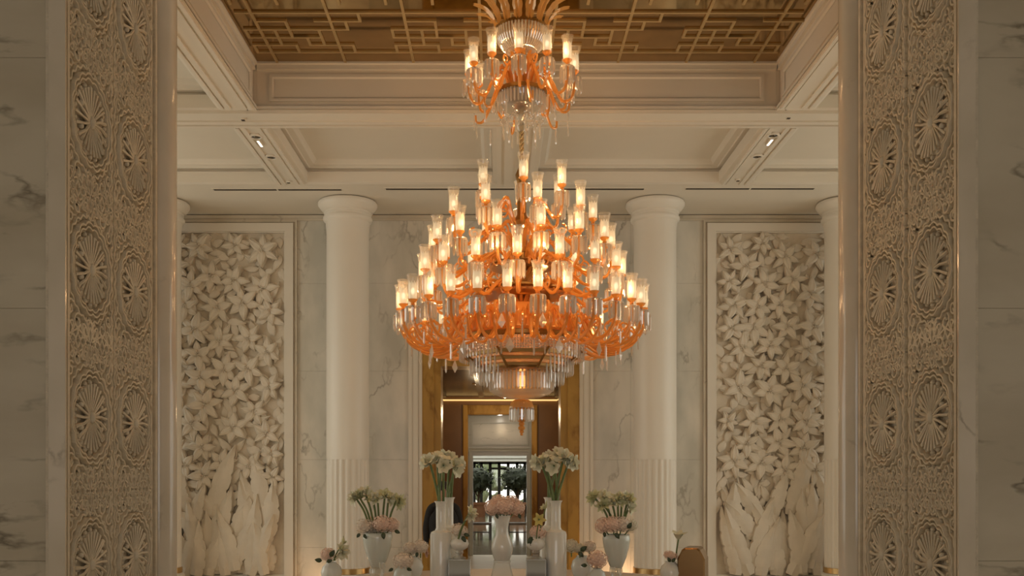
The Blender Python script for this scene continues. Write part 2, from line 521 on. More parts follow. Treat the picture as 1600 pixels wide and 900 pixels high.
# side walls with tall windows, entrance wall, anteroom
def wall_with_window(name, x, th, y0, y1, wy0, wy1, wz0, wz1, ztop):
    w = MB()
    w.box(x, x + th, y0, wy0, 0, ztop).box(x, x + th, wy1, y1, 0, ztop).box(x, x + th, wy0, wy1, 0, wz0).box(x, x + th, wy0, wy1, wz1, ztop)
    return struct(name, w, 'cream_paint')
wall_with_window('wall_left', HX0 - 0.3, 0.3, YJ1, YW + 0.3, 6.9, 12.9, 0.6, 4.9, 6.1)
wall_with_window('wall_right', HX1, 0.3, YJ1, YW + 0.3, 6.9, 12.9, 0.6, 4.9, 6.1)
def window(name, x):
    w = MB()
    for y in (6.9, 8.4, 9.9, 11.4, 12.84):
        w.box(x - 0.04, x + 0.04, y, y + 0.06, 0.6, 4.9)
    for z in (0.6, 3.4, 4.84):
        w.box(x - 0.035, x + 0.035, 6.9, 12.9, z, z + 0.06)
    o = struct(name, w, 'cream_paint')
    for i in range(4):
        MB().box(x - 0.004, x + 0.004, 6.97 + 1.5 * i, 8.39 + 1.5 * i, 0.67, 4.83).build('pane', 'window_glass', o)
window('window_1', HX0 - 0.15)
window('window_2', HX1 + 0.15)
ant = MB()
ant.box(-5.2, -4.9, -6, YJ0 + 0.3, 0, 5.4).box(4.9, 5.2, -6, YJ0 + 0.3, 0, 5.4)
struct('wall_anteroom', ant, 'jamb_marble')
struct('ceiling_anteroom', MB().box(-5.2, 5.2, -6, YJ0 + 0.1, 5.3, 5.5), 'cream_paint')
rear = MB().box(-5.2, -3, -6.2, -6, 0, 5.4).box(3, 5.2, -6.2, -6, 0, 5.4).box(-3, 3, -6.2, -6, 4.2, 5.4).box(-3, 3, -6.2, -6, 0, 0.6)
struct('wall_rear', rear, 'cream_paint')

# entrance wall: blocks either side of the opening and the lintel over it
CORNER = 0.07
ent = MB()
ent.box(-7.5, XL - 0.09, YJ0 + 0.05, YJ1 - 0.02, 0, 6.1)
ent.box(XR + 0.09, 7.7, YJ0 + 0.05, YJ1 - 0.02, 0, 6.1)
ent.box(XL - 0.09, XR + 0.09, YJ0 + 0.05, YJ1 - 0.02, 5.15, 6.1)
wf = struct('wall_front', ent, 'trim_marble')
# facing slabs on the camera side, stacked
zj = [-0.0, 1.30, 2.62, 3.93, 5.15]
for sx in (-1, 1):
    for k in range(4):
        if sx < 0: MB().bevel_box(-4.9, XL - CORNER - 0.02, YJ0 + 0.015, YJ0 + 0.06, zj[k] + 0.0005, zj[k + 1] - 0.0005, 0.002).build('marble_slab', 'jamb_marble', wf)
        else: MB().bevel_box(XR + CORNER + 0.02, 4.9, YJ0 + 0.015, YJ0 + 0.06, zj[k] + 0.0005, zj[k + 1] - 0.0005, 0.002).build('marble_slab', 'jamb_marble', wf)

# ------------------------------------------------------------------ relief helpers (u right, v up, w out of the wall)
def leaf_verts(L, W, bulge, base, n=7, tipw=0.9, curl=0.0, lift=0.0, notch=None, ridge=0.45, paddle=False):
    """leaf from the origin along +u; closed down to the ground at its rim"""
    mb = MB()
    rows = []
    for i in range(n):
        t = i / (n - 1)
        wd = W * 0.5 * (math.sin(PI * min(1, 0.06 + 0.94 * t) ** tipw) ** 0.8 if 0 < t < 1 else 0.05)
        if paddle: wd = W * 0.5 * (min(1.0, 0.62 + 1.5 * t) * (1 - max(0.0, (t - 0.5) / 0.5) ** 1.5) + 0.015)
        if notch and i % 6 == 4 and 3 < i < n - 3: wd *= notch
        c = curl * t * t
        h = base + lift * math.sin(PI * t * 0.9)
        x = L * t
        rows.append([(x, c - wd, h), (x, c - wd * 0.5, h + bulge), (x, c, h + bulge * ridge), (x, c + wd * 0.5, h + bulge), (x, c + wd, h)])
    vs = [p for r in rows for p in r]
    fs = []
    for i in range(n - 1):
        for k in range(4):
            fs.append((i * 5 + k, (i + 1) * 5 + k, (i + 1) * 5 + k + 1, i * 5 + k + 1))
    o = len(vs)
    for r in rows:
        vs.append((r[0][0], r[0][1], -0.005)); vs.append((r[4][0], r[4][1], -0.005))
    for i in range(n - 1):
        fs.append((i * 5, o + 2 * i, o + 2 * i + 2, (i + 1) * 5))
        fs.append((i * 5 + 4, (i + 1) * 5 + 4, o + 2 * i + 3, o + 2 * i + 1))
    mb.add(vs, fs)
    return mb

def flower_mesh(seed):
    rnd = random.Random(seed)
    mb = MB()
    for k in range(6):
        a = TAU * k / 6 + rnd.uniform(-0.14, 0.14)
        up = k % 2
        st = len(mb.v)
        pb = leaf_verts(rnd.uniform(0.21, 0.26), rnd.uniform(0.10, 0.125), 0.016, 0.030 + 0.026 * up, 7, 0.72, rnd.uniform(-0.03, 0.03), 0.035, None, 0.5)
        mb.add(pb.v, pb.f)
        mb.xform(Matrix.Rotation(a, 4, 'Z'), st)
    for k in range(7):
        a = TAU * k / 7
        r = 0.0 if k == 0 else rnd.uniform(0.025, 0.045)
        mb.ball((r * math.cos(a), r * math.sin(a), 0.085 + rnd.uniform(0, 0.012)), 0.012, 5, 4)
    return mb.mesh('carved_flower', 'carved_stone', 40)
FLOWERS = [flower_mesh(s) for s in range(5)]
LEAVES = [leaf_verts(l, w, 0.012, b, 7, 0.85, c, 0.03).mesh('carved_leaf', 'carved_stone', 40)
          for l, w, b, c in ((0.26, 0.13, 0.03, 0.05), (0.22, 0.13, 0.022, -0.04), (0.29, 0.115, 0.04, -0.08), (0.20, 0.12, 0.03, 0.03))]
BANANA = [leaf_verts(l, w, 0.013, b, 28, 0.75, c, 0.04, 0.82, 2.9, True).mesh('banana_leaf', 'carved_stone', 40)
          for l, w, b, c in ((1.15, 0.34, 0.03, 0.12), (0.95, 0.33, 0.04, -0.2), (0.8, 0.33, 0.03, 0.26), (1.3, 0.33, 0.04, -0.08))]
STEM = MB().tube([(0, 0, 0.02), (0.15, 0.012, 0.035), (0.32, 0, 0.03)], 0.014, 5).mesh('carved_stem', 'carved_stone', 40)

def poisson(w, h, r, rnd, tries=4000, ok=None):
    pts = []
    for _ in range(tries):
        p = (rnd.uniform(0, w), rnd.uniform(0, h))
        if ok and not ok(p): continue
        if all((p[0] - q[0]) ** 2 + (p[1] - q[1]) ** 2 > r * r for q in pts): pts.append(p)
    return pts

# ------------------------------------------------------------------ back wall
DX0, DX1 = WX(660, YW), WX(905, YW)          # portal outer edges
DZ = WZ(545, YW)
PXL, PXR = -2.92, 2.95                        # inner edges of the carved panels' mouldings
PW = 2.25                                     # panel width with mouldings
bw = MB()
bw.box(HX0, DX0, YW + 0.03, YW + 0.3, 0, ZS + 0.3).box(DX1, HX1, YW + 0.03, YW + 0.3, 0, ZS + 0.3).box(DX0, DX1, YW + 0.03, YW + 0.3, DZ, ZS + 0.3)
wb = struct('wall_back', bw, 'wall_marble')
zr = [0.0, 0.70, 1.97, 3.25, 4.52, ZS]
def slabs(xs, z_lo=0.0, z_hi=ZS):
    for i in range(len(xs) - 1):
        for k in range(len(zr) - 1):
            a, b = max(zr[k], z_lo), min(zr[k + 1], z_hi)
            if b - a < 0.05: continue
            MB().bevel_box(xs[i] + 0.0006, xs[i + 1] - 0.0006, YW - 0.005, YW + 0.035, a + 0.0006, b - 0.0006, 0.0025).build('marble_slab', 'wall_marble', wb)
slabs([PXL, -2.05, DX0 - 0.02])
slabs([DX1 + 0.02, 1.9, PXR])
slabs([DX0 - 0.02, 0.02, DX1 + 0.02], DZ + 0.01, ZS)
slabs([HX0, PXL - PW]); slabs([PXR + PW, HX1])
# thin polished moulding under the soffit
struct('trim_1', MB().box(HX0, HX1, YW - 0.05, YW + 0.02, ZS - 0.055, ZS - 0.012).box(HX0, HX1, YW - 0.03, YW + 0.02, ZS - 0.085, ZS - 0.055), 'trim_marble')
# moulded architrave strips beside the portal
for k, (a, b) in enumerate(((DX0 - 0.20, DX0), (DX1, DX1 + 0.20))):
    t = MB()
    for i, (s0, s1, d) in enumerate(((0, 0.25, 0.03), (0.25, 0.33, 0.012), (0.33, 0.7, 0.022), (0.7, 0.8, 0.01), (0.8, 1.0, 0.035))):
        t.box(a + (b - a) * s0, a + (b - a) * s1, YW - d, YW + 0.02, 0, DZ + 0.2)
    struct('trim_%d' % (k + 2), t, 'column_stone')
struct('trim_4', MB().box(DX0, DX1, YW - 0.03, YW + 0.02, DZ + 0.02, DZ + 0.2), 'column_stone')
struct('baseboard_back', MB().box(HX0, DX0 - 0.2, YW - 0.06, YW + 0.02, 0, 0.12).box(DX1 + 0.2, HX1, YW - 0.06, YW + 0.02, 0, 0.12), 'trim_marble')

def carved_panel(x0, x1, label, seed, tall_side):
    rnd = random.Random(seed)
    z0, z1 = 0.125, WZ(345, YW)
    root = empty('carved_wall_panel', ((x0 + x1) / 2, YW, z0), 0, label, 'wall panel', 'carved lily panels on the back wall')
    root.rotation_euler = (PI / 2, 0, 0)      # local x right, y up, z towards the room
    w, h = x1 - x0, z1 - z0
    # mouldings: outer thin strip, flat frame
    def frame(name, a, b, d0, d1, mat):
        mb = MB()
        mb.box(-w / 2 + a, w / 2 - a, h - b, h - a, d0, d1); mb.box(-w / 2 + a, w / 2 - a, a - 0.0, b, d0, d1)
        mb.box(-w / 2 + a, -w / 2 + b, b, h - b, d0, d1); mb.box(w / 2 - b, w / 2 - a, b, h - b, d0, d1)
        mb.build(name, mat, root)
    frame('outer_moulding', 0.0, 0.03, -0.01, 0.05, 'trim_marble')
    frame('frame_step', 0.03, 0.05, -0.01, 0.03, 'trim_marble')
    frame('frame', 0.05, 0.17, -0.01, 0.075, 'column_stone')
    frame('frame_lip', 0.165, 0.185, -0.01, 0.05, 'column_stone')
    cw, ch = w - 0.37, h - 0.37
    MB().box(-w / 2 + 0.15, w / 2 - 0.15, 0.15, h - 0.15, -0.03, 0.0).build('relief_ground', 'relief_ground', root)
    ox, oy = -cw / 2, 0.185
    def ins(p, m=0.0): return m < p[0] < cw - m and p[1] < ch - m
    ban_top = 1.65
    # leaves in a lower layer, flowers over them
    for p in poisson(cw, ch, 0.128, rnd, 9000, lambda p: p[1] > ban_top * 0.6):
        a = rnd.uniform(0, TAU)
        a = a if 0.12 < p[0] < cw - 0.12 else (PI / 2 if rnd.random() < 0.5 else -PI / 2) + rnd.uniform(-0.3, 0.3)
        s = rnd.uniform(0.8, 1.05)
        L = 0.25 * s
        for _ in range(6):
            q = (p[0] - math.cos(a) * L / 2, p[1] - math.sin(a) * L / 2)
            e = (p[0] + math.cos(a) * L / 2, p[1] + math.sin(a) * L / 2)
            if ins(q, 0.01) and ins(e, 0.01): break
            a = rnd.uniform(0, TAU)
        else: continue
        put('carved_leaf', rnd.choice(LEAVES), root, (ox + q[0], oy + q[1], rnd.uniform(-0.035, -0.005)), (0, 0, a), (s, s, 1))
    for p in poisson(cw, ch, 0.315, rnd, 12000, lambda p: ban_top * 0.85 < p[1] < ch - 0.16 and 0.16 < p[0] < cw - 0.16):
        s = rnd.uniform(0.92, 1.10)
        edge = min(p[0], cw - p[0], ch - p[1])
        s = min(s, edge / 0.225)
        put('carved_flower', rnd.choice(FLOWERS), root, (ox + p[0], oy + p[1], rnd.uniform(0.012, 0.045)), (rnd.uniform(-0.12, 0.12), rnd.uniform(-0.12, 0.12), rnd.uniform(0, TAU)), (s, s, 1))
    for k in range(9):
        x = 0.1 + (cw - 0.2) * (k + 0.5) / 9
        put('carved_stem', STEM, root, (ox + x, oy + ban_top * rnd.uniform(0.6, 0.95), 0.0), (0, 0, PI / 2 + rnd.uniform(-0.4, 0.4)))
    # banana leaves fan out of the foot of the panel, back rows higher
    LEN = (1.15, 0.95, 0.8, 1.3)
    idx = 0
    for row, (y0, cnt, spread) in enumerate(((-0.02, 11, 0.12), (0.80, 6, 0.5), (0.46, 7, 0.4), (0.14, 7, 0.35), (-0.02, 8, 0.5))):
        for k in range(cnt):
            x = 0.16 + (cw - 0.32) * (k + 0.5 + (0.0 if k in (0, cnt - 1) else rnd.uniform(-0.2, 0.2))) / cnt
            mi = rnd.randrange(4)
            s = rnd.uniform(0.66, 0.88)
            L = LEN[mi] * s
            half = 0.15 * s
            for _ in range(20):
                ang = PI / 2 + rnd.uniform(-spread, spread)
                cu = (0.12, -0.2, 0.26, -0.08)[mi] * s
                ex = x + math.cos(ang) * L - cu * math.sin(ang)
                mx = x + math.cos(ang) * L * 0.55 - cu * 0.3 * math.sin(ang)
                if 0.03 < ex < cw - 0.03 and half < mx < cw - half: break
            else:
                continue
            put('banana_leaf', BANANA[mi], root, (ox + x, oy + max(0.0, y0 + rnd.uniform(-0.08, 0.1)), 0.0 + 0.022 * row + 0.012 * (k % 3)), (rnd.uniform(-0.18, 0.18), 0, ang), (s, s * 0.92, 1))
    return root
carved_panel(PXL - PW, PXL, 'carved cream stone panel of lilies and banana leaves, left of the gold doorway', 5, -1)
carved_panel(PXR, PXR + PW, 'carved cream stone panel of lilies and banana leaves, right of the gold doorway', 9, 1)

# ------------------------------------------------------------------ columns
def make_column():
    root = empty('column', (0, 0, 0))
    cap = [(0.33, ZS), (0.395, ZS - 0.012), (0.405, ZS - 0.03), (0.405, ZS - 0.06), (0.39, ZS - 0.085), (0.36, ZS - 0.12), (0.34, ZS - 0.145), (0.325, ZS - 0.15),
           (0.325, ZS - 0.18), (0.318, ZS - 0.185), (0.316, ZS - 0.215), (0.335, ZS - 0.225), (0.338, ZS - 0.25), (0.33, ZS - 0.27), (0.305, ZS - 0.29), (0.296, ZS - 0.36), (0.29, ZS - 0.45)]
    MB().lathe(cap, 48).build('capital', 'column_stone', root, 35)
    MB().lathe([(0.29, ZS - 0.45), (0.292, 3.2), (0.293, 1.99), (0.290, 1.962)], 48).build('shaft', 'column_stone', root, 35)
    def mod(a, k, i):
        if k in (0, 3): return 1.0
        ph = (i % 8) / 8.0
        return 1.0 - 0.065 * max(0.0, math.sin(PI * (ph * 1.25 - 0.12)) if 0.1 < ph < 0.9 else 0)
    MB().lathe([(0.292, 0.478), (0.292, 0.49), (0.292, 1.93), (0.292, 1.962)], 176, mod).build('fluted_shaft', 'column_stone', root, 30)
    MB().lathe([(0.296, 0.398), (0.305, 0.402), (0.305, 0.474), (0.296, 0.478)], 48).build('brass_ring', 'brass', root, 35)
    MB().lathe([(0.40, 0.0), (0.40, 0.16), (0.385, 0.18), (0.39, 0.25), (0.36, 0.30), (0.33, 0.33), (0.335, 0.37), (0.30, 0.398)], 48).build('base', 'column_stone', root, 35)
    return root
col0 = make_column()
for i, (px, lab) in enumerate(((543.5, 'white stone column with fluted foot between left carved panel and gold doorway'),
                               (1023.5, 'white stone column with fluted foot between gold doorway and right carved panel'),
                               (249, 'white stone column half hidden behind the left carved jamb'),
                               (1322.5, 'white stone column half hidden behind the right carved jamb'))):
    o = col0 if i == 0 else copy_tree(col0)
    o.location = (WX(px, YC), YC, 0)
    tag(o, lab, 'column', 'white columns along the back wall')

# floor uplights at the column feet
for i, (x, y, e, lab) in enumerate(((-4.62, 13.48, 10, 'small brass floor uplight at the foot of the left carved panel'),
                               (4.62, 13.48, 10, 'small brass floor uplight at the foot of the right carved panel'),
                               (-2.55, 13.55, 2, 'small brass floor uplight left of the column by the gold doorway'),
                               (1.75, 13.60, 5, 'small brass floor uplight between the gold doorway and the right column'))):
    o = empty('uplight', (x, y, 0), 0, lab, 'uplight', 'floor uplights along the back wall')
    MB().lathe([(0.06, 0.0), (0.06, 0.10), (0.05, 0.13), (0.05, 0.10)], 16).build('can', 'brass', o, 35)
    MB().lathe([(0.045, 0.10), (0.045, 0.112)], 16).build('lens', 'lamp_bar_glow', o)
    lamp_light('uplight_lamp', (0, 0, 0.28), e, (1.0, 0.62, 0.34), 0.05, o)

# ------------------------------------------------------------------ ceiling details
def slot(px0, px1, py, lab):
    Y = (ZS - EYE) * F / (VY - py)
    x0, x1 = WX(px0, Y), WX(px1, Y)
    r = empty('slot_diffuser', ((x0 + x1) / 2, Y, ZS), 0, lab, 'air vent', 'slot diffusers in the soffit')
    L = (x1 - x0) / 2
    MB().box(-L, L, -0.035, 0.035, -0.006, 0.0).build('slot', 'slot_black', r)
    MB().box(-L - 0.02, L + 0.02, -0.05, -0.035, -0.007, 0.0).box(-L - 0.02, L + 0.02, 0.035, 0.05, -0.007, 0).build('flange', 'cream_paint', r)
    MB().box(-0.01, 0.01, -0.035, 0.035, -0.008, 0.0).build('divider', 'cream_paint', r)
slot(334, 533, 296, 'dark slot diffuser in the soffit left of the chandelier')
slot(603, 1006, 295, 'long dark slot diffuser in the soffit behind the chandelier')
slot(1072, 1272, 294.5, 'dark slot diffuser in the soffit right of the chandelier')

def on_beam(px, py):
    Y = (ZS - 0.016 - EYE) * F / (VY - py)
    return WX(px, Y), Y
for side, disc, barp, dots in (('left', ((400, 214), (424, 246)), (406, 224), ((380, 187), (451, 285))),
                               ('right', ((1208, 212), (1183, 245)), (1203, 222), ((1232, 184), (1153, 282)))):
    cx = (BLX0 + BLX1) / 2 + 0.02 if side == 'left' else (BRX0 + BRX1) / 2 - 0.02
    for k, p in enumerate(disc):
        x, y = on_beam(*p)
        r = empty('downlight', (x, y, ZS - 0.001), 0, 'recessed round downlight in the %s ceiling beam, %s the bright bar' % (side, ('in front of', 'behind')[k]), 'downlight', 'downlights in the ceiling beams')
        MB().lathe([(0.075, 0), (0.075, -0.02), (0.055, -0.024), (0.05, -0.012)], 20, caps=False).build('trim_ring', 'cream_paint', r, 35)
        MB().lathe([(0.052, -0.014), (0.02, -0.012)], 20).build('reflector', 'dark_metal', r)
        MB().lathe([(0.026, -0.016), (0.022, -0.020)], 12).build('lamp', 'mirror_glass', r)
    x, y = on_beam(*barp)
    r = empty('beam_light', (x, y, ZS), 0, 'short bright light bar in the %s ceiling beam' % side, 'light', 'light bars in the ceiling beams')
    MB().box(-0.018, 0.018, -0.10, 0.10, -0.022, 0).build('housing', 'cream_paint', r)
    MB().box(-0.011, 0.011, -0.09, 0.09, -0.026, -0.0221).build('diffuser', 'lamp_bar_glow', r)
    for k, p in enumerate(dots):
        x, y = on_beam(*p)
        r = empty('ceiling_sensor', (x, y, ZS), 0, 'tiny dark sensor in the %s ceiling beam, %s end' % (side, ('near', 'far')[k]), 'sensor', 'sensors in the ceiling beams')
        MB().lathe([(0.03, 0), (0.03, -0.018), (0.024, -0.022)], 14).build('rim', 'cream_paint', r, 35)
        MB().box(-0.018, 0.018, -0.02, -0.006, -0.026, -0.022).box(-0.018, 0.018, 0.004, 0.018, -0.026, -0.022).build('eye', 'slot_black', r)

# ------------------------------------------------------------------ portal, vestibule and far hall
YV = 19.4      # far wall of vestibule
D1 = empty('door_1', (0, 0, 0), kind='structure')
gx0, gx1, gz = WX(689, YW), WX(876, YW), WZ(572, YW)
MB().bevel_box(DX0, gx0 - 0.10, YW - 0.05, YW + 0.3, 0, DZ, 0.015).build('door_frame', 'gold_onyx', D1)
MB().bevel_box(gx1 + 0.10, DX1, YW - 0.05, YW + 0.3, 0, DZ, 0.015).build('door_frame', 'gold_onyx', D1)
MB().bevel_box(gx0 - 0.10, gx1 + 0.10, YW - 0.05, YW + 0.3, gz + 0.1, DZ, 0.015).build('door_lintel', 'gold_onyx', D1)
MB().box(gx0 - 0.10, gx0, YW + 0.0, YW + 0.5, 0, gz + 0.1).build('door_jamb', 'gold_onyx', D1)
MB().box(gx1, gx1 + 0.10, YW + 0.0, YW + 0.5, 0, gz + 0.1).build('door_jamb', 'gold_onyx', D1)
MB().box(gx0, gx1, YW + 0.0, YW + 0.5, gz, gz + 0.1).build('door_jamb', 'gold_onyx', D1)
VZ = 3.21
vx0, vx1 = gx0 - 0.7, gx1 + 0.7
struct('wall_vestibule', MB().box(vx0 - 0.2, vx0, YW + 0.3, YV + 0.2, 0, VZ).box(vx1, vx1 + 0.2, YW + 0.3, YV + 0.2, 0, VZ)
       .box(vx0 - 0.2, gx0 - 0.1, YW + 0.3, YW + 0.5, 0, VZ + 0.3).box(gx1 + 0.1, vx1 + 0.2, YW + 0.3, YW + 0.5, 0, VZ + 0.3), 'brown_veneer')
cv = struct('ceiling_vestibule', MB().box(vx0 - 0.2, vx1 + 0.2, YW + 0.5, YV + 0.3, VZ + 0.12, VZ + 0.2), 'dark_veneer')
for i in range(4):
    x = vx0 + 0.45 + i * (vx1 - vx0 - 0.9) / 3
    MB().box(x - 0.05, x + 0.05, YW + 0.55, YV - 0.4, VZ + 0.07, VZ + 0.12).build('ceiling_rib', 'dark_veneer', cv)
# gilded light cove round the vestibule ceiling with cut corners
cz = WZ(620, YV) - 0.07
a, b = WX(693, YV), WX(870, YV)
tc = MB()
tc.box(a, b, YV - 0.05, YV, cz - 0.014, cz + 0.014)
struct('trim_5', tc, 'cove_glow')
tc = MB().tube([(a, YV - 0.03, cz), (WX(687, YV - 0.6), YV - 0.6, cz), (WX(660, YW + 1.2), YW + 1.2, cz)], 0.014, 4)
tc.tube([(b, YV - 0.03, cz), (WX(877, YV - 0.6), YV - 0.6, cz), (WX(905, YW + 1.2), YW + 1.2, cz)], 0.014, 4)
struct('trim_6', tc, 'cove_glow')
fx0, fx1, fz = WX(723, YV), WX(840, YV), WZ(633, YV)
ix0, ix1, iz = WX(731, YV), WX(831, YV), WZ(648, YV)
struct('wall_vestibule_far', MB().box(vx0 - 0.2, fx0, YV, YV + 0.2, 0, VZ + 0.2).box(fx1, vx1 + 0.2, YV, YV + 0.2, 0, VZ + 0.2).box(fx0, fx1, YV, YV + 0.2, fz, VZ + 0.2), 'brown_veneer')
D2 = empty('door_2', (0, 0, 0), kind='structure')
MB().bevel_box(fx0, ix0, YV - 0.06, YV + 0.25, 0, fz, 0.02).build('door_frame', 'gold_onyx', D2)
MB().bevel_box(ix1, fx1, YV - 0.06, YV + 0.25, 0, fz, 0.02).build('door_frame', 'gold_onyx', D2)
MB().bevel_box(ix0, ix1, YV - 0.06, YV + 0.25, iz, fz, 0.02).build('door_lintel', 'gold_onyx', D2)
# white marble doorway behind it
Y3 = 20.8
wx0, wx1 = WX(728, Y3), WX(834, Y3)
ox0, ox1, oz = WX(739, Y3), WX(823, Y3), WZ(712, Y3)
struct('wall_passage', MB().box(ix0 - 0.25, ix0 - 0.05, YV + 0.25, Y3, 0, 3.2).box(ix1 + 0.05, ix1 + 0.25, YV + 0.25, Y3, 0, 3.2)
       .box(ix0 - 0.25, ix1 + 0.25, YV + 0.25, Y3, 3.06, 3.2), 'grey_paint')
pl_ = empty('passage_fill_light', (0.02, 20.1, 3.06), 0, 'added round fill light in the pale passage ceiling behind the gold inner frame', 'downlight')  # added to light the marble panel over the inner door
MB().lathe([(0.06, 0), (0.06, -0.015), (0.045, -0.02)], 16).build('trim_ring', 'grey_paint', pl_, 35)
MB().lathe([(0.04, -0.0205), (0.02, -0.022)], 16).build('lamp', 'lamp_bar_glow', pl_)
lamp_light('fill_lamp', (0, 0, -0.12), 2.2, (1.0, 0.90, 0.76), 0.05, pl_)
D3 = empty('door_3', (0, 0, 0), kind='structure')
mbd = MB().box(wx0 - 0.3, ox0, Y3, Y3 + 0.25, 0, 3.2).box(ox1, wx1 + 0.3, Y3, Y3 + 0.25, 0, 3.2).box(ox0, ox1, Y3, Y3 + 0.25, oz, 3.2)
mbd.build('door_surround', 'grey_marble', D3)
zA, zB = WZ(702, Y3), WZ(660, Y3)
t = MB().box(wx0 + 0.02, wx1 - 0.02, Y3 - 0.05, Y3, zA - 0.05, zA + 0.01).box(wx0 + 0.02, wx1 - 0.02, Y3 - 0.08, Y3, zA + 0.01, zA + 0.035)
t.box(ox0 - 0.08, ox0 - 0.03, Y3 - 0.04, Y3, 0, zA - 0.05).box(ox1 + 0.03, ox1 + 0.08, Y3 - 0.04, Y3, 0, zA - 0.05)
t.build('door_moulding', 'grey_paint', D3)
t = MB()
pa, pb = wx0 + 0.12, wx1 - 0.12
for (x0, x1, z0, z1) in ((pa, pb, zB - 0.03, zB), (pa, pb, zA + 0.08, zA + 0.11), (pa, pa + 0.03, zA + 0.11, zB - 0.03), (pb - 0.03, pb, zA + 0.11, zB - 0.03)):
    t.box(x0, x1, Y3 - 0.03, Y3, z0, z1)
t.build('overdoor_frame', 'grey_paint', D3)
# far hall
YF = 46.0
fh = MB().box(-4.2, -4.0, Y3 + 0.25, YF, 0, 3.4).box(4.2, 4.4, Y3 + 0.25, YF, 0, 3.4)
struct('wall_far_hall', fh, 'grey_paint')
fc_ = MB()
for y0, y1 in ((Y3 + 0.25, 22.5), (27.0, 30.0), (35.5, 38.0), (43.5, YF)): fc_.box(-4.2, 4.4, y0, y1, WZ(722, YF), 3.5)
struct('ceiling_far_hall', fc_, 'grey_paint')
for i, (y0, y1) in enumerate(((22.5, 27.0), (30.0, 35.5), (38.0, 43.5))):  # unseen skylights added in the ceiling to let daylight into the far hall
    struct('window_%d' % (i + 3), MB().box(-4.2, 4.4, y0, y1, 3.45, 3.46), 'window_glass')
struct('floor_far_hall', MB().box(-6, 6, 21.0, YF + 30, -0.2, -0.0), 'polished_floor')
zt = WZ(722, YF)
D4 = empty('door_4', (0, 0, 0), kind='structure')
xs = [-1.95, WX(741, YF), WX(752, YF), WX(766, YF), WX(780, YF), WX(794, YF), WX(808, YF), WX(820, YF), 2.0]
fr = MB()
for x in xs: fr.box(x - 0.07, x + 0.07, YF - 0.05, YF + 0.05, 0, zt)
fr.box(-2, 2, YF - 0.05, YF + 0.05, zt - 0.1, zt).box(WX(766, YF), WX(794, YF), YF - 0.06, YF + 0.06, zt - 0.36, zt - 0.26).box(-2, 2, YF - 0.05, YF + 0.05, 0, 0.25)
fr.build('door_frame', 'dark_metal', D4)
for i in range(len(xs) - 1):
    MB().box(xs[i] + 0.07, xs[i + 1] - 0.07, YF - 0.005, YF + 0.005, 0.25, zt - 0.1).build('pane', 'window_glass', D4)
struct('wall_far_end', MB().box(-4.2, -2, YF, YF + 0.2, 0, 3.4).box(2, 4.4, YF, YF + 0.2, 0, 3.4), 'grey_paint')
# garden beyond the glass
rnd = random.Random(4)
g = MB()
for k in range(70):
    x, z = rnd.uniform(-6, 6), rnd.uniform(0, 3.2)
    r = rnd.uniform(0.2, 0.55)
    s = len(g.v)
    g.ball((x, YF + 5 + rnd.uniform(0, 3), z), r, 7, 5, (1, 0.7, rnd.uniform(0.6, 1.2)))
    for i in range(s, len(g.v)):
        v = g.v[i]; g.v[i] = tuple(c + rnd.uniform(-0.1, 0.1) for c in v)
tag(g.build('garden_foliage', 'garden_green'), 'pale green garden foliage beyond the far glass doors', 'foliage', kind='stuff')

def potted_tree(px, Y, lab):
    s = Y / F
    x = WX(px, Y)
    root = empty('potted_tree', (x, Y, 0), 0, lab, 'tree', 'potted trees in the far hall')
    MB().lathe([(0.30, 0.0), (0.36, 0.5), (0.40, 0.52), (0.40, 0.60), (0.35, 0.60), (0.34, 0.55)], 16).build('pot', 'terracotta', root, 35)
    t = MB().tube([(0, 0, 0.5), (0.05, 0, 0.9), (0.0, 0.03, 1.3)], 0.05, 6)
    for k in range(5):
        a = TAU * k / 5
        t.tube([(0, 0, 0.85), (0.18 * math.cos(a), 0.18 * math.sin(a), 1.1), (0.35 * math.cos(a), 0.35 * math.sin(a), 1.4)], [0.03, 0.02, 0.012], 5)
    t.build('trunk', 'bark', root)
    c = MB()
    r_ = random.Random(int(px))
    for k in range(420):
        d = Vector((r_.gauss(0, 1), r_.gauss(0, 1), r_.gauss(0, 0.8))).normalized() * (0.64 * r_.uniform(0.55, 1.08))
        p = d + Vector((0, 0, 1.55))
        e1 = Vector((r_.gauss(0, 1), r_.gauss(0, 1), r_.gauss(0, 1))).normalized(); e2 = d.cross(e1).normalized()
        L = r_.uniform(0.09, 0.17)
        c.add([p - e1 * L, p + e2 * L * 0.4, p + e1 * L, p - e2 * L * 0.4], [(0, 1, 2, 3)])
    c.ball((0, 0, 1.55), 0.5, 10, 8)
    tag(c.build('crown', 'topiary_green', root), kind='stuff')
for i, (x, y) in enumerate(((-0.40, 16.6), (0.45, 16.6), (0.05, 18.4))):  # downlights added to brighten the brown vestibule walls
    r = empty('vestibule_fill_light', (x, y, VZ + 0.12), 0, ('added round fill light in the dark vestibule ceiling, left', 'added round fill light in the dark vestibule ceiling, right', 'added round fill light in the dark vestibule ceiling, far end')[i], 'downlight', 'added vestibule fill lights')
    MB().lathe([(0.07, 0), (0.07, -0.015), (0.05, -0.02)], 16).build('trim_ring', 'brass', r, 35)
    MB().lathe([(0.022, -0.0205), (0.012, -0.022)], 16).build('lamp', 'lamp_bar_glow', r)
    lamp_light('fill_lamp', (0, 0, -0.5), 15, (1.0, 0.72, 0.42), 0.05, r)
potted_tree(746.5, 40, 'dark round potted tree in far hall, left of the glass doors')
potted_tree(808, 40.0, 'dark round potted tree in far hall, right of the glass doors')
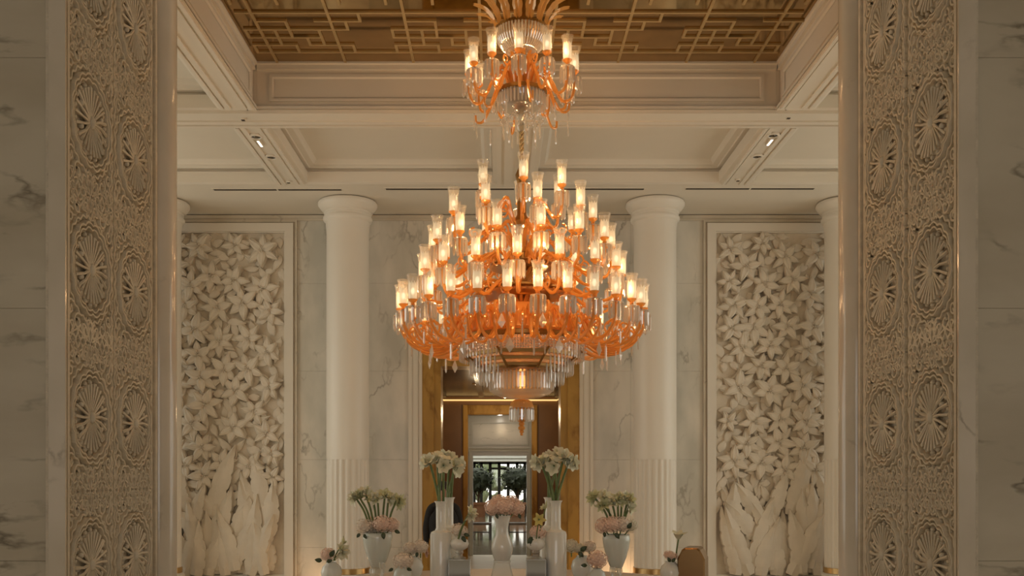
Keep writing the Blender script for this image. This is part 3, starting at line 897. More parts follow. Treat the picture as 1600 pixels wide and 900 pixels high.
# low dark benches on the shiny floor of the far hall
def bench(px, Y, w, lab):
    r = empty('hall_bench', (WX(px, Y), Y, 0), 0, lab, 'bench', 'low benches in the far hall')
    MB().box(-w / 2, w / 2, -0.22, 0.22, 0.40, 0.46).build('seat', 'dark_veneer', r)
    for sx in (-1, 1):
        for sy in (-1, 1):
            MB().box(sx * w * 0.46 - 0.025, sx * w * 0.46 + 0.025, sy * 0.17 - 0.025, sy * 0.17 + 0.025, 0, 0.40).build('leg', 'dark_metal', r)
    MB().box(-w * 0.46, w * 0.46, -0.015, 0.015, 0.18, 0.21).build('stretcher', 'dark_metal', r)
bench(750, 26, 0.62, 'low dark bench in the far hall, left of the central vase')
bench(811, 26, 0.62, 'low dark bench in the far hall, right of the central vase')

# ------------------------------------------------------------------ carved jambs of the entrance
MED_R = 0.245
def medallion_mesh():
    mb = MB()
    N = 64
    # scalloped double border
    for r0, wd, h, amp in ((MED_R * 1.00, 0.013, 0.034, 0.016), (MED_R * 0.90, 0.012, 0.030, 0.014)):
        vs, fs = [], []
        for i in range(N):
            a = TAU * i / N
            rr = r0 + amp * abs(math.sin(a * 8))
            for dr, hh in ((-wd, 0.0), (-wd * 0.4, h), (wd * 0.4, h), (wd, 0.0)):
                vs.append(((rr + dr) * math.cos(a), (rr + dr) * math.sin(a), hh))
        for i in range(N):
            j = (i + 1) % N
            for k in range(3):
                fs.append((i * 4 + k, j * 4 + k, j * 4 + k + 1, i * 4 + k + 1))
        mb.add(vs, fs)
    # pearls inside the border
    for i in range(18):
        a = TAU * (i + 0.5) / 18
        mb.ball((MED_R * 0.79 * math.cos(a), MED_R * 0.79 * math.sin(a), 0.012), 0.016, 6, 4)
    # shell fans above and below
    for s in (1, -1):
        vs, fs = [], []
        M = 40
        for i in range(M + 1):
            a = PI / 2 - 0.80 + 1.6 * i / M
            hh = 0.004 + 0.004 * (1 - abs(math.cos(i / M * PI * 7)))
            for t in (0.06, 0.45, 0.76):
                vs.append((MED_R * t * math.cos(a), s * MED_R * t * math.sin(a), hh * (0.4 + t)))
        for i in range(M):
            for k in range(2):
                q = (i * 3 + k, i * 3 + k + 1, (i + 1) * 3 + k + 1, (i + 1) * 3 + k)
                fs.append(q if s > 0 else q[::-1])
        mb.add(vs, fs)
        for i in range(8):
            a = PI / 2 - 0.80 + 1.6 * i / 7
            mb.tube([(MED_R * t * math.cos(a), s * MED_R * t * math.sin(a), 0.020 + 0.012 * t) for t in (0.08, 0.45, 0.76)], [0.004, 0.007, 0.009], 5)
    # spokes left and right, with bowed bars
    for s in (0, PI):
        for d in (-0.62, -0.3, 0, 0.3, 0.62):
            a = s + d
            mb.tube([(0.03 * math.cos(a), 0.03 * math.sin(a), 0.02), (MED_R * 0.45 * math.cos(a + 0.06), MED_R * 0.45 * math.sin(a + 0.06), 0.03), (MED_R * 0.84 * math.cos(a), MED_R * 0.84 * math.sin(a), 0.02)], [0.011, 0.008, 0.011], 5)
        for d in (-0.45, 0.45):
            a = s + d
            mb.ball((MED_R * 0.58 * math.cos(a), MED_R * 0.58 * math.sin(a), 0.02), 0.018, 6, 4)
    mb.ball((0, 0, 0.02), 0.034, 8, 6, (0.8, 1.2, 0.8))
    return mb.mesh('medallion', 'filigree_stone', 50)
MEDAL = medallion_mesh()

def strand(mb, pts, w=0.0105, h=0.021):
    """raised half-round strap along a plan polyline"""
    n = len(pts)
    vs, fs = [], []
    for i, p in enumerate(pts):
        a, b = pts[max(i - 1, 0)], pts[min(i + 1, n - 1)]
        dx, dy = b[0] - a[0], b[1] - a[1]
        l = math.hypot(dx, dy) or 1
        nx, ny = -dy / l * w, dx / l * w
        vs += [(p[0] + nx, p[1] + ny, 0.0), (p[0] + nx * 0.5, p[1] + ny * 0.5, h), (p[0] - nx * 0.5, p[1] - ny * 0.5, h), (p[0] - nx, p[1] - ny, 0.0)]
    for i in range(n - 1):
        for k in range(3):
            fs.append((i * 4 + k, i * 4 + k + 1, (i + 1) * 4 + k + 1, (i + 1) * 4 + k))
    mb.add(vs, fs)

def arabesque_cell(w, h):
    """strap work that fills one cell (medallion in its middle)"""
    mb = MB()
    rnd = random.Random(3)
    def free(x, y, m=0.03): return math.hypot(x, y) > MED_R + m
    def clip(pts):
        run = []
        for p in pts:
            if abs(p[0]) <= w / 2 and abs(p[1]) <= h / 2 and free(*p, m=0.018): run.append(p)
            else:
                if len(run) > 1: strand(mb, run)
                run = []
        if len(run) > 1: strand(mb, run)
    # star points at the four corners and mid sides: interlaced rays
    for cx, cy in ((-w / 2, h / 2), (w / 2, h / 2), (-w / 2, -h / 2), (w / 2, -h / 2), (0, h / 2), (0, -h / 2)):
        for k in range(8):
            a = TAU * k / 8 + PI / 8
            R = 0.19 if k % 2 else 0.17
            clip([(cx + t * math.cos(a), cy + t * math.sin(a)) for t in [0.02 + (R - 0.02) * i / 8 for i in range(9)]])
        for r, amp, m in ((0.105, 0.030, 8),):
            clip([(cx + (r + amp * math.cos(m * t)) * math.cos(t), cy + (r + amp * math.cos(m * t)) * math.sin(t)) for t in [TAU * i / 64 for i in range(65)]])
    # zigzag interlace between the rows
    for s in (1, -1):
        for ph in (0, 0.5):
            for base, amp in ((h / 2 - 0.045, 0.09),):
                pts = []
                for i in range(97):
                    x = -w / 2 + w * i / 96
                    u = (x / (w / 5) + ph) % 1.0
                    pts.append((x, s * (base + amp * (abs(u - 0.5) * 2 - 0.5))))
                clip(pts)
    # curling tendrils hugging the medallion
    for sx in (1, -1):
        for sy in (1, -1):
            for k in range(5):
                a = (k + 0.5) / 5 * PI / 2
                r0 = MED_R + 0.028
                cx, cy = (r0 + 0.075) * math.cos(a) * sx, (r0 + 0.075) * math.sin(a) * sy
                d = rnd.choice((1, -1))
                clip([(cx + 0.048 * (1 - i / 17) * math.cos(d * i * 0.55 + a), cy + 0.048 * (1 - i / 17) * math.sin(d * i * 0.55 + a)) for i in range(14)])
            for k in range(12):
                x, y = rnd.uniform(0, w / 2) * sx, rnd.uniform(0, h / 2) * sy
                if not free(x, y, 0.03): continue
                a = rnd.uniform(0, TAU); L = rnd.uniform(0.03, 0.055)
                st = len(mb.v)
                lf = leaf_verts(L, L * 0.5, 0.006, 0.012, 4, 0.9, rnd.uniform(-0.01, 0.01))
                mb.add(lf.v, lf.f)
                mb.xform(Matrix.Translation((x, y, 0)) @ Matrix.Rotation(a, 4, 'Z'), st)
    # vertical side borders
    for x in (-w / 2 + 0.012, w / 2 - 0.012):
        pts = []
        for i in range(81):
            y = -h / 2 + h * i / 80
            pts.append((x + 0.010 * math.sin(y / h * TAU * 9), y))
        clip(pts)
    # scalloped outer rope
    clip([((MED_R + 0.045 + 0.008 * math.sin(24 * t)) * math.cos(t), (MED_R + 0.045 + 0.008 * math.sin(24 * t)) * math.sin(t)) for t in [TAU * i / 144 for i in range(145)]])
    return mb.mesh('arabesque', 'filigree_stone', 40)
CW, CH = 0.625, 0.82
CELL = arabesque_cell(CW, CH)

def jamb(side):
    s = -1 if side == 'left' else 1
    X = XL if side == 'left' else XR
    yA, yB = 5.0, (6.38 if side == 'left' else 6.43)
    root = empty('carved_jamb', (X, (yA + yB) / 2, 0), 0, 'tall carved marble jamb of rayed medallions at the %s of the entrance' % side, 'jamb', 'carved entrance jambs')
    # local x along the wall, y up, z into the opening
    ux = Vector((0, -s, 0)); uy = Vector((0, 0, 1)); uz = Vector((-s, 0, 0))
    root.matrix_basis = Matrix(((ux.x, uy.x, uz.x, X), (ux.y, uy.y, uz.y, (yA + yB) / 2), (ux.z, uy.z, uz.z, 0), (0, 0, 0, 1)))
    W = yB - yA
    MB().box(-W / 2, W / 2, 0, 5.15, -0.095, -0.03).build('ground', 'filigree_ground', root)
    d = -1 if side == 'left' else 1     # local x of the near end
    d = -1 if (ux * -1).y < 0 else 1
    near = -1 if ux.y > 0 else 1
    # corner moulding at the near edge (wraps the corner) and rounded one at the far edge
    e = W / 2
    def vbox(a, b, d0, d1, name, mat, bev=0.0):
        x0, x1 = sorted((a * near, b * near))
        MB().box(x0, x1, 0, 5.15, d0, d1).build(name, mat, root)
    vbox(e - 0.005, e + 0.012, -0.075, 0.012, 'corner_moulding', 'trim_marble')
    vbox(e - 0.06, e - 0.035, -0.04, 0.004, 'edge_bead', 'filigree_stone')
    vbox(-e - 0.02, -e + 0.012, -0.095, -0.012, 'groove_strip', 'filigree_ground')
    prof = []
    MB().tube([(-(e + 0.15) * near, 0, -0.045), (-(e + 0.15) * near, 5.15, -0.045)], 0.115, 24).build('round_moulding', 'trim_marble', root, 40)
    vbox(-e - 0.30, -e - 0.02, -0.095, -0.02, 'end_strip', 'trim_marble')
    # cells
    k0 = 1.25
    for col in (0, 1):
        yy = (5.347, 5.987)[col] if side == 'left' else (5.345, 6.02)[col]
        lx = (yy - (yA + yB) / 2) * ux.y
        for r in range(-1, 5):
            z = k0 + 0.82 * r
            if z > 5.0: continue
            put('medallion', MEDAL, root, (lx, z, -0.028))
            tag(put('arabesque', CELL, root, (lx, z, -0.030)), kind='stuff')
    return root
jamb('left'); jamb('right')

# ------------------------------------------------------------------ chandelier
AX, AY = WX(815, 8.2), 8.2
CH_ = empty('chandelier', (AX, AY, EYE), 0, 'huge tiered amber glass chandelier with lit crystal shades and prisms', 'chandelier')
def pol(r, a, z): return (r * math.sin(a), -r * math.cos(a), z)

# lamp: shade > sleeve, bulb, cup, prism skirt
def frill(a, k, i):
    return 1.0 + (0.07 * abs(math.sin(a * 5)) if k >= 4 else 0)
shade_me = MB().lathe([(0.026, 0.0), (0.036, 0.012), (0.039, 0.05), (0.039, 0.12), (0.038, 0.15), (0.042, 0.18), (0.050, 0.205)], 20, frill, caps=False).mesh('lamp_shade', 'shade_glass', 60)
def etched(a, k, i): return 1.0
sl = MB().lathe([(0.022, 0.008), (0.032, 0.016), (0.0345, 0.05), (0.0345, 0.112), (0.033, 0.13)], 18, caps=False)
n0 = len(sl.v)
for i in range(9):       # pointed etched tops
    a0, a1, am = TAU * i / 9, TAU * (i + 1) / 9, TAU * (i + 0.5) / 9
    sl.add([(0.033 * math.cos(a0), 0.033 * math.sin(a0), 0.13), (0.033 * math.cos(a1), 0.033 * math.sin(a1), 0.13), (0.034 * math.cos(am), 0.034 * math.sin(am), 0.155)], [(0, 1, 2)])
m = bpy.data.materials.new('frosted_sleeve'); m.use_nodes = True; MATS['frosted_sleeve'] = m
n_, l_ = m.node_tree.nodes, m.node_tree.links
pb_ = n_['Principled BSDF']
pb_.inputs['Base Color'].default_value = (0.9, 0.82, 0.66, 1)
pb_.inputs['Roughness'].default_value = 0.5
pb_.inputs['Emission Color'].default_value = (1.0, 0.85, 0.60, 1)
pb_.inputs['Emission Strength'].default_value = 0.36
tr_ = n_.new('ShaderNodeBsdfTransparent'); tr_.inputs[0].default_value = (1, 0.95, 0.85, 1)
mx_ = n_.new('ShaderNodeMixShader'); mx_.inputs[0].default_value = 0.30
l_.new(pb_.outputs[0], mx_.inputs[1]); l_.new(tr_.outputs[0], mx_.inputs[2]); l_.new(mx_.outputs[0], n_['Material Output'].inputs['Surface'])
sleeve_me = sl.mesh('frosted_sleeve', 'frosted_sleeve', 60)
bulb_me = MB().ball((0, 0, 0.075), 0.016, 10, 8, (1, 1, 1.7)).mesh('bulb', 'bulb_glow', 60)
cup_me = MB().lathe([(0.010, -0.045), (0.018, -0.03), (0.012, -0.022), (0.024, -0.012), (0.036, 0.0), (0.040, 0.008), (0.030, 0.004)], 14).mesh('lamp_cup', 'amber_glass', 50)
def prism(mb, x, y, z0, L, r, facets=4, a=0.0):
    vs = []
    for t, s in ((0, 0.55), (0.06, 1.0), (0.88, 1.0), (1.0, 0.25)):
        for k in range(facets):
            b = a + TAU * k / facets
            vs.append((x + r * s * math.cos(b), y + r * s * math.sin(b), z0 - L * t))
    fs = []
    for q_ in range(3):
        for k in range(facets):
            j = (k + 1) % facets
            fs.append((q_ * facets + k, (q_ + 1) * facets + k, (q_ + 1) * facets + j, q_ * facets + j))
    fs.append(tuple(range(facets))); fs.append(tuple(range(3 * facets, 4 * facets))[::-1])
    mb.add(vs, fs)
sk = MB().lathe([(0.015, -0.040), (0.058, -0.050), (0.060, -0.056), (0.018, -0.048)], 16)
for k in range(8):
    a = TAU * k / 8
    prism(sk, 0.054 * math.cos(a), 0.054 * math.sin(a), -0.058, 0.125, 0.012, 4, a)
    sk.ball((0.054 * math.cos(a), 0.054 * math.sin(a), -0.056), 0.008, 5, 4)
skirt_me = sk.mesh('prism_skirt', 'crystal')
def make_lamp(R_, a, z):
    o = put('lamp_shade', shade_me, CH_, pol(R_, a, z - 0.07), (0, 0, a + 0.3))
    put('frosted_sleeve', sleeve_me, o); put('bulb', bulb_me, o); put('lamp_cup', cup_me, o); put('prism_skirt', skirt_me, o)
    return o
def arm_mesh(pts, r=0.013, n=22, seg=6):
    P = spline([(p[0], 0, p[1]) for p in pts], n)
    mb = MB()
    mb.tube([(0, -p.x, p.z) for p in P], [r * (1.15 - 0.3 * i / n) for i in range(n + 1)], seg)
    return mb
def scroll(mb, r, z, rad, d=1, turns=1.3, th=0.010, start=0.0):
    pts = []
    for i in range(17):
        t = i / 16
        a = start + d * turns * TAU * t
        q_ = rad * (1 - 0.75 * t)
        pts.append((0, -(r + q_ * math.cos(a)), z + q_ * math.sin(a)))
    mb.tube(pts, [th * (1 - 0.45 * i / 16) for i in range(17)], 5)

LAMP_W, LAMP_C = 2.3, (1.0, 0.56, 0.24)
for zz, ww in ((1.06, 3.0), (0.80, 1.2), (1.30, 2.5), (3.20, 0.7), (3.70, 0.7)):      # warm point lights added inside the bowls for golden glints
    lamp_light('bowl_fill_light', (0, 0, zz), ww, (1.0, 0.62, 0.30), 0.04, CH_)
TIERS = [  # radius, height above eye, count, phase in degrees
    (1.03, 1.464, 28, 5.5), (0.85, 1.76, 16, -3.6), (0.76, 2.0, 14, 10.0), (0.61, 2.253, 9, 10.6), (0.38, 2.487, 6, 1.0)]
for ti, (R_, z, n, ph) in enumerate(TIERS):
    zb = z - 0.07 - 0.03
    if ti == 0:
        am = arm_mesh([(0.40, 1.30), (0.50, 1.36), (0.58, 1.27), (0.66, 1.12), (0.80, 1.07), (0.94, 1.11), (1.02, 1.22), (1.03, zb)], 0.0155, 30)
        scroll(am, 0.60, 1.34, 0.085, 1, 1.2, 0.012, PI)
        scroll(am, 0.84, 1.20, 0.06, -1, 1.2, 0.010, -PI / 2)
    else:
        zs = z - 0.30
        am = arm_mesh([(0.05, zs - 0.05), (0.10, zs + 0.02), (R_ * 0.30 + 0.03, zs + 0.16), (R_ * 0.55, zs + 0.10), (R_ * 0.78, zs - 0.02), (R_ * 0.95, zs - 0.01), (R_, zs + 0.10), (R_, zb)], 0.0145, 28)
        scroll(am, R_ * 0.42 + 0.02, zs + 0.07, 0.06, 1, 1.2, 0.011, 0)
        if R_ > 0.5: scroll(am, R_ * 0.70, zs + 0.07, 0.05, -1, 1.2, 0.009, PI / 2)
    ame = am.mesh('arm', 'amber_glass', 50)
    for k in range(n):
        a = TAU * k / n + math.radians(ph)
        put('arm', ame, CH_, (0, 0, 0), (0, 0, a))
        make_lamp(R_, a, z)
        if k % 3 == 0: lamp_light('lamp_light', pol(R_, a + PI / n, z + 0.02), LAMP_W, LAMP_C, 0.03, CH_)
low1 = arm_mesh([(0.47, 1.23), (0.58, 1.12), (0.70, 1.05), (0.84, 1.05), (0.94, 1.12), (0.96, 1.20), (0.91, 1.235), (0.87, 1.20)], 0.0105, 26).mesh('scroll_arm', 'amber_glass', 50)
for k in range(28):
    put('scroll_arm', low1, CH_, (0, 0, 0), (0, 0, TAU * (k + 0.5) / 28 + math.radians(5.5)))
# upper chandelier ring
R_, z, n, ph = 0.45, 3.498, 12, -4
am = arm_mesh([(0.10, 3.30), (0.14, 3.42), (0.20, 3.44), (0.27, 3.33), (0.34, 3.19), (0.42, 3.20), (0.45, 3.30), (0.45, z - 0.10)], 0.013, 26)
scroll(am, 0.24, 3.47, 0.055, 1, 1.2, 0.011, PI)
ame = am.mesh('arm', 'amber_glass', 50)
low = arm_mesh([(0.19, 3.26), (0.24, 3.27), (0.29, 3.16), (0.35, 3.06), (0.41, 3.06), (0.42, 3.12)], 0.011, 18).mesh('scroll_arm', 'amber_glass', 50)
for k in range(n):
    a = TAU * k / n + math.radians(ph)
    put('arm', ame, CH_, (0, 0, 0), (0, 0, a))
    make_lamp(R_, a, z)
    if k % 2: lamp_light('lamp_light', pol(R_, a + PI / n, z + 0.02), LAMP_W, LAMP_C, 0.03, CH_)
    if k % 2 == 0: put('scroll_arm', low, CH_, (0, 0, 0), (0, 0, a + 0.26))

# stem, plates, bowls
def lat(name, prof, mat, seg=32, smooth=40, mod=None, caps=True):
    return MB().lathe(prof, seg, mod, caps=caps).build(name, mat, CH_, smooth)
lat('stem', [(0.05, 1.40), (0.05, 1.72), (0.075, 1.78), (0.045, 1.86), (0.05, 2.1), (0.075, 2.16), (0.04, 2.22), (0.04, 2.5), (0.055, 2.56), (0.02, 2.64), (0.02, 2.74)], 'antique_gold', 16)
lat('tier_plate', [(0.05, 1.74), (0.25, 1.775), (0.265, 1.79), (0.265, 1.80), (0.05, 1.80)], 'antique_gold', 48)
lat('tier_plate', [(0.05, 1.50), (0.36, 1.54), (0.38, 1.56), (0.38, 1.575), (0.05, 1.58)], 'antique_gold', 48)
def beads(a, k, i): return 1.0 + 0.04 * (i % 2)
lat('bead_row', [(0.255, 1.755), (0.27, 1.765), (0.255, 1.775)], 'crystal_amber', 72, 30, beads)
lat('bead_row', [(0.37, 1.52), (0.385, 1.53), (0.37, 1.54)], 'crystal_amber', 96, 30, beads)
lat('crystal_bowl', [(0.02, 1.99), (0.05, 2.00), (0.075, 2.06), (0.085, 2.12), (0.08, 2.12), (0.06, 2.06)], 'crystal', 16, 20, None, False)
lat('amber_bowl', [(0.38, 1.20), (0.49, 1.16), (0.515, 1.20), (0.50, 1.28), (0.44, 1.36), (0.34, 1.42), (0.20, 1.44)], 'amber_deep', 64, 30, lambda a, k, i: 1 + 0.012 * math.sin(a * 32))
# amber leaves standing round the bowl
lf = MB()
n = 7
vs, fs = [], []
for i in range(n):
    t = i / (n - 1)
    w_ = 0.034 * math.sin(PI * (0.12 + 0.80 * t))
    x = 0.52 + 0.05 * t * t
    for s, d in ((-1, 0), (-0.5, 0.012), (0, 0.004), (0.5, 0.012), (1, 0)):
        vs.append((s * w_, -(x + d), 1.185 + 0.155 * t))
for i in range(n - 1):
    for k in range(4): fs.append((i * 5 + k, i * 5 + k + 1, (i + 1) * 5 + k + 1, (i + 1) * 5 + k))
lf.add(vs, fs)
leaf_me = lf.mesh('amber_leaf', 'amber_glass')
for k in range(44): put('amber_leaf', leaf_me, CH_, (0, 0, 0), (0, 0, TAU * k / 44))
# inner amber lights row between plate and bowl: dark vents
lat('rim', [(0.53, 1.125), (0.545, 1.135), (0.545, 1.165), (0.525, 1.175)], 'antique_gold', 64, 40, None, False)

# octagonal basket: stepped, louvred faces
oct_prof = [(0.54, 1.130), (0.525, 1.10), (0.50, 1.03), (0.47, 1.005), (0.455, 0.995)]
def octa(name, prof, mat, ph=PI / 8, caps=False):
    return MB().lathe([(r / math.cos(PI / 8) * 0.985, z) for r, z in prof], 8, caps=caps, phase=ph).build(name, mat, CH_)
octa('basket_skin', [(0.50, 1.13), (0.47, 1.02)], 'crystal_amber')
z_, r_ = 1.02, 0.485
for k in range(5):
    octa('louvre', [(r_, z_), (r_ - 0.012, z_ - 0.026), (r_ - 0.040, z_ - 0.030)], 'crystal_amber' if k % 2 else 'brass')
    r_ -= 0.040; z_ -= 0.022
octa('basket_floor', [(r_, z_), (r_ - 0.01, z_ - 0.02), (0.05, z_ - 0.02)], 'antique_gold')
for k in range(8):
    a = PI / 8 + TAU * k / 8
    MB().tube([(0.50 / math.cos(PI / 8) * math.sin(a), -0.50 / math.cos(PI / 8) * math.cos(a), 1.03), ((r_ + 0.02) / math.cos(PI / 8) * math.sin(a), -(r_ + 0.02) / math.cos(PI / 8) * math.cos(a), z_ - 0.02)], 0.012, 4).build('basket_edge', 'antique_gold', CH_)
pm = {}
def prism_part(L, r, p, parent=CH_, name='prism', mat='crystal'):
    key = (round(L, 3), r, name, mat)
    if key not in pm:
        mb = MB(); prism(mb, 0, 0, -0.014, L, r, 4, PI / 4)
        mb.ball((0, 0, -0.006), r * 0.75, 5, 4)
        pm[key] = mb.mesh(name, mat)
    put(name, pm[key], parent, p, (0, 0, math.atan2(p[0], -p[1])))
# short strings under the rim (joined: too fine to pick apart), long fringe singly
st = MB()
for k in range(150):
    a = TAU * k / 150
    for j in range(5):
        st.ball(pol(0.535 - 0.006 * j, a, 1.118 - 0.022 * j), 0.0085, 5, 4)
tag(st.build('bead_fringe', 'crystal', CH_), kind='stuff')
for k in range(84):
    a = TAU * (k + 0.5) / 84
    if abs(math.sin(a)) > 0.30: prism_part(0.12, 0.008, pol(0.53, a, 1.10))
for k in range(64):
    a = TAU * (k + 0.5) / 64
    if abs(math.sin(a)) > 0.45: prism_part(0.14, 0.008, pol(0.44, a, 1.00))
for k in range(48):
    a = TAU * (k + 0.5) / 48
    if abs(math.sin(a)) > 0.55: prism_part(0.15, 0.008, pol(0.36, a, 0.93))
# drum
lat('drum_band', [(0.25, 0.90), (0.275, 0.895), (0.278, 0.875), (0.25, 0.87)], 'crystal_amber', 48)
lat('drum_core', [(0.20, 0.90), (0.215, 0.86), (0.215, 0.74), (0.15, 0.68), (0.05, 0.66)], 'crystal_amber', 32)
for k in range(52): prism_part(0.150, 0.0125, pol(0.27, TAU * k / 52, 0.875), name='drum_prism')
lat('drum_dish', [(0.268, 0.715), (0.24, 0.69), (0.17, 0.665), (0.06, 0.65), (0.04, 0.62)], 'crystal', 40)
# finial
lat('finial_dome', [(0.02, 0.65), (0.05, 0.645), (0.085, 0.625), (0.10, 0.59), (0.102, 0.57)], 'amber_glass', 24, 20, lambda a, k, i: 1 + 0.04 * (i % 2))
for k in range(20): prism_part(0.105, 0.0125, pol(0.097, TAU * k / 20, 0.575), name='finial_prism')
fb = MB()
for j, (zz, rr) in enumerate(((0.47, 0.034), (0.435, 0.026), (0.40, 0.030), (0.368, 0.020), (0.345, 0.013))):
    fb.ball((0, 0, zz), rr, 8, 6, (1, 1, 0.75))
fb.tube([(0, 0, 0.6), (0, 0, 0.44)], 0.012, 6)
fb.build('finial_drop', 'amber_glass', CH_)

# pendants below the arms: kites and icicles
kite = MB().add([(0, 0, 0), (0.035, 0, -0.075), (0, 0, -0.125), (-0.035, 0, -0.075), (0, 0.014, -0.07), (0, -0.014, -0.07)],
                [(0, 1, 5), (1, 2, 5), (2, 3, 5), (3, 0, 5), (1, 0, 4), (2, 1, 4), (3, 2, 4), (0, 3, 4)])
kite.ball((0, 0, 0.01), 0.010, 5, 4)
kite_me = kite.mesh('kite_pendant', 'crystal')
for k in range(28):
    a = TAU * k / 28 + math.radians(5.5)
    if k % 2: put('kite_pendant', kite_me, CH_, pol(0.86, a, 1.06), (0, 0, a))
    else: prism_part(0.13, 0.009, pol(0.80, a, 1.06), name='icicle')
    if k % 2 == 0: put('kite_pendant', kite_me, CH_, pol(0.72, a + 0.11, 1.27), (0, 0, a))
    if k % 2: prism_part(0.10, 0.008, pol(0.99, a + 0.11, 1.15), name='icicle')
# fine chains round the rim of the arms
for k in range(14):
    a = TAU * (k + 0.5) / 14
    mb = MB()
    P0, P1 = Vector(pol(0.56, a, 1.20)), Vector(pol(0.545, a, 1.05))
    for j in range(6): mb.ball(P0.lerp(P1, j / 5), 0.009 + 0.003 * (j == 5), 5, 4)
    mb.build('bead_drop', 'crystal', CH_)

# rope and upper chandelier body
rope = MB()
for s in range(3):
    rope.tube([(0.012 * math.cos(t * 50 + s * TAU / 3), 0.012 * math.sin(t * 50 + s * TAU / 3), 2.70 + t) for t in [0.30 * i / 48 for i in range(49)]], 0.011, 5)
rope.build('rope', 'rope_gold', CH_, 60)
lat('upper_finial', [(0.025, 2.93), (0.05, 2.97), (0.03, 3.02), (0.06, 3.06), (0.03, 3.09)], 'clear_glass', 16, 30)
lat('glass_bowl', [(0.03, 3.075), (0.10, 3.09), (0.16, 3.13), (0.19, 3.19), (0.20, 3.24)], 'clear_glass', 32, 40, None, False)
lat('bowl_boss', [(0.02, 3.08), (0.05, 3.09), (0.055, 3.12), (0.02, 3.14)], 'antique_gold', 16)
lat('upper_rim', [(0.195, 3.24), (0.215, 3.245), (0.215, 3.275), (0.195, 3.285)], 'antique_gold', 48, 30, lambda a, k, i: 1 + 0.02 * (i % 2))
for k in range(40): prism_part(0.11, 0.009, pol(0.205, TAU * k / 40, 3.245), name='upper_prism')
for k in range(12):
    a = TAU * k / 12 + math.radians(-4 + 15)
    prism_part(0.13, 0.008, pol(0.41, a, 3.06), name='icicle')
    mb = MB()
    for j in range(9): mb.ball(pol(0.10 + 0.014 * j, a, 3.0 + 0.007 * (j - 4) ** 2 * 0.6), 0.008, 5, 4)
    mb.build('bead_chain', 'crystal', CH_)
    prism_part(0.16, 0.009, pol(0.16, a, 3.05), name='icicle')
lat('upper_stem', [(0.04, 3.14), (0.05, 3.30), (0.08, 3.34), (0.035, 3.42), (0.035, 3.75), (0.05, 3.80), (0.05, 4.24)], 'antique_gold', 16)
for k in range(9):
    a = TAU * k / 9 + 0.2
    mb = MB().tube([pol(0.06, a, 3.30), pol(0.10, a, 3.42), pol(0.07, a, 3.55), pol(0.12, a, 3.66)], [0.022, 0.03, 0.018, 0.008], 6)
    mb.build('amber_plume', 'amber_glass', CH_, 50)
lat('crown_rim', [(0.20, 3.78), (0.225, 3.785), (0.225, 3.81), (0.20, 3.82)], 'antique_gold', 48)
db = MB()
for k in range(48):
    a = TAU * k / 48
    P_ = [pol(0.215 * math.cos(t * 1.25 / 8) + 0.004, a, 3.78 - 0.19 * math.sin(t * 1.35 / 8)) for t in range(9)]
    db.tube(P_, 0.0075, 4)
    for j in range(0, 9, 2): db.ball(P_[j], 0.011, 5, 4)
tag(db.build('bead_dome', 'crystal', CH_), kind='stuff')
# feather crown
fm = MB()
n = 9
vs, fs = [], []
for i in range(n):
    t = i / (n - 1)
    w_ = 0.040 * (0.55 + 0.6 * math.sin(PI * (0.1 + 0.75 * t))) * (1 if i % 2 else 0.86)
    r_f = 0.215 + 0.16 * math.sin(t * 1.4) * t
    for s, d in ((-1, 0), (-0.45, 0.014), (0, 0.002), (0.45, 0.014), (1, 0)):
        vs.append((s * w_, -(r_f + d + (0.03 * (t - 0.8) / 0.2 if t > 0.8 else 0)), 3.80 + 0.21 * math.sin(t * 1.35)))
for i in range(n - 1):
    for k in range(4): fs.append((i * 5 + k, i * 5 + k + 1, (i + 1) * 5 + k + 1, (i + 1) * 5 + k))
fm.add(vs, fs)
feather = fm.mesh('crown_feather', 'amber_glass')
for k in range(14): put('crown_feather', feather, CH_, (0, 0, 0), (0, 0, TAU * (k + 0.5) / 14 + 0.06))
lat('ceiling_rose', [(0.05, 4.18), (0.14, 4.22), (0.17, 4.25)], 'antique_gold', 24)

# ------------------------------------------------------------------ table and what stands on it
TZ = 0.76
tb = empty('display_table', (0.1, 8.2, 0), 0, 'large round cream stone table under the chandelier carrying the vases', 'table')
MB().lathe([(1.80, TZ - 0.06), (1.95, TZ - 0.05), (1.95, TZ - 0.01), (1.93, TZ)], 72).build('table_top', 'table_stone', tb, 35)
MB().lathe([(1.0, 0.0), (1.0, 0.08), (0.85, 0.12), (0.80, 0.5), (0.95, TZ - 0.06)], 48).build('pedestal', 'table_stone', tb, 35)

def vase(name, px, Y, z0, prof, mat, lab, group=None, seg=32, mod=None, cat='vase'):
    o = MB().lathe(prof, seg, mod, caps=False).mesh(name, mat, 40)
    r = put(name, o, None, (WX(px, Y), Y, z0))
    return tag(r, lab, cat, group)

# bottle vases
def bottle(px, Y, ytop, lab, k=1.0):
    H = WZ(ytop, Y) - TZ
    p = [(0.03, 0.0), (0.088, 0.0), (0.092, 0.02), (0.092, H - 0.285), (0.084, H - 0.262), (0.05, H - 0.245), (0.042, H - 0.225), (0.042, H - 0.05), (0.046, H - 0.02), (0.058, H), (0.052, H), (0.036, H - 0.03), (0.035, H - 0.2)]
    return vase('bottle_vase', px, Y, TZ, [(r * k, z) for r, z in p], 'porcelain', lab, 'tall white bottle vases')
bottle(689, 8.1, 783, 'tall white bottle vase left of the central vase, the nearer of two')
bottle(701, 8.42, 777, 'tall white bottle vase left of the central vase, the one behind')
bottle(868.5, 8.1, 782, 'tall white bottle vase right of the central vase, the nearer of two')
bottle(859, 8.42, 777, 'tall white bottle vase right of the central vase, the one behind')

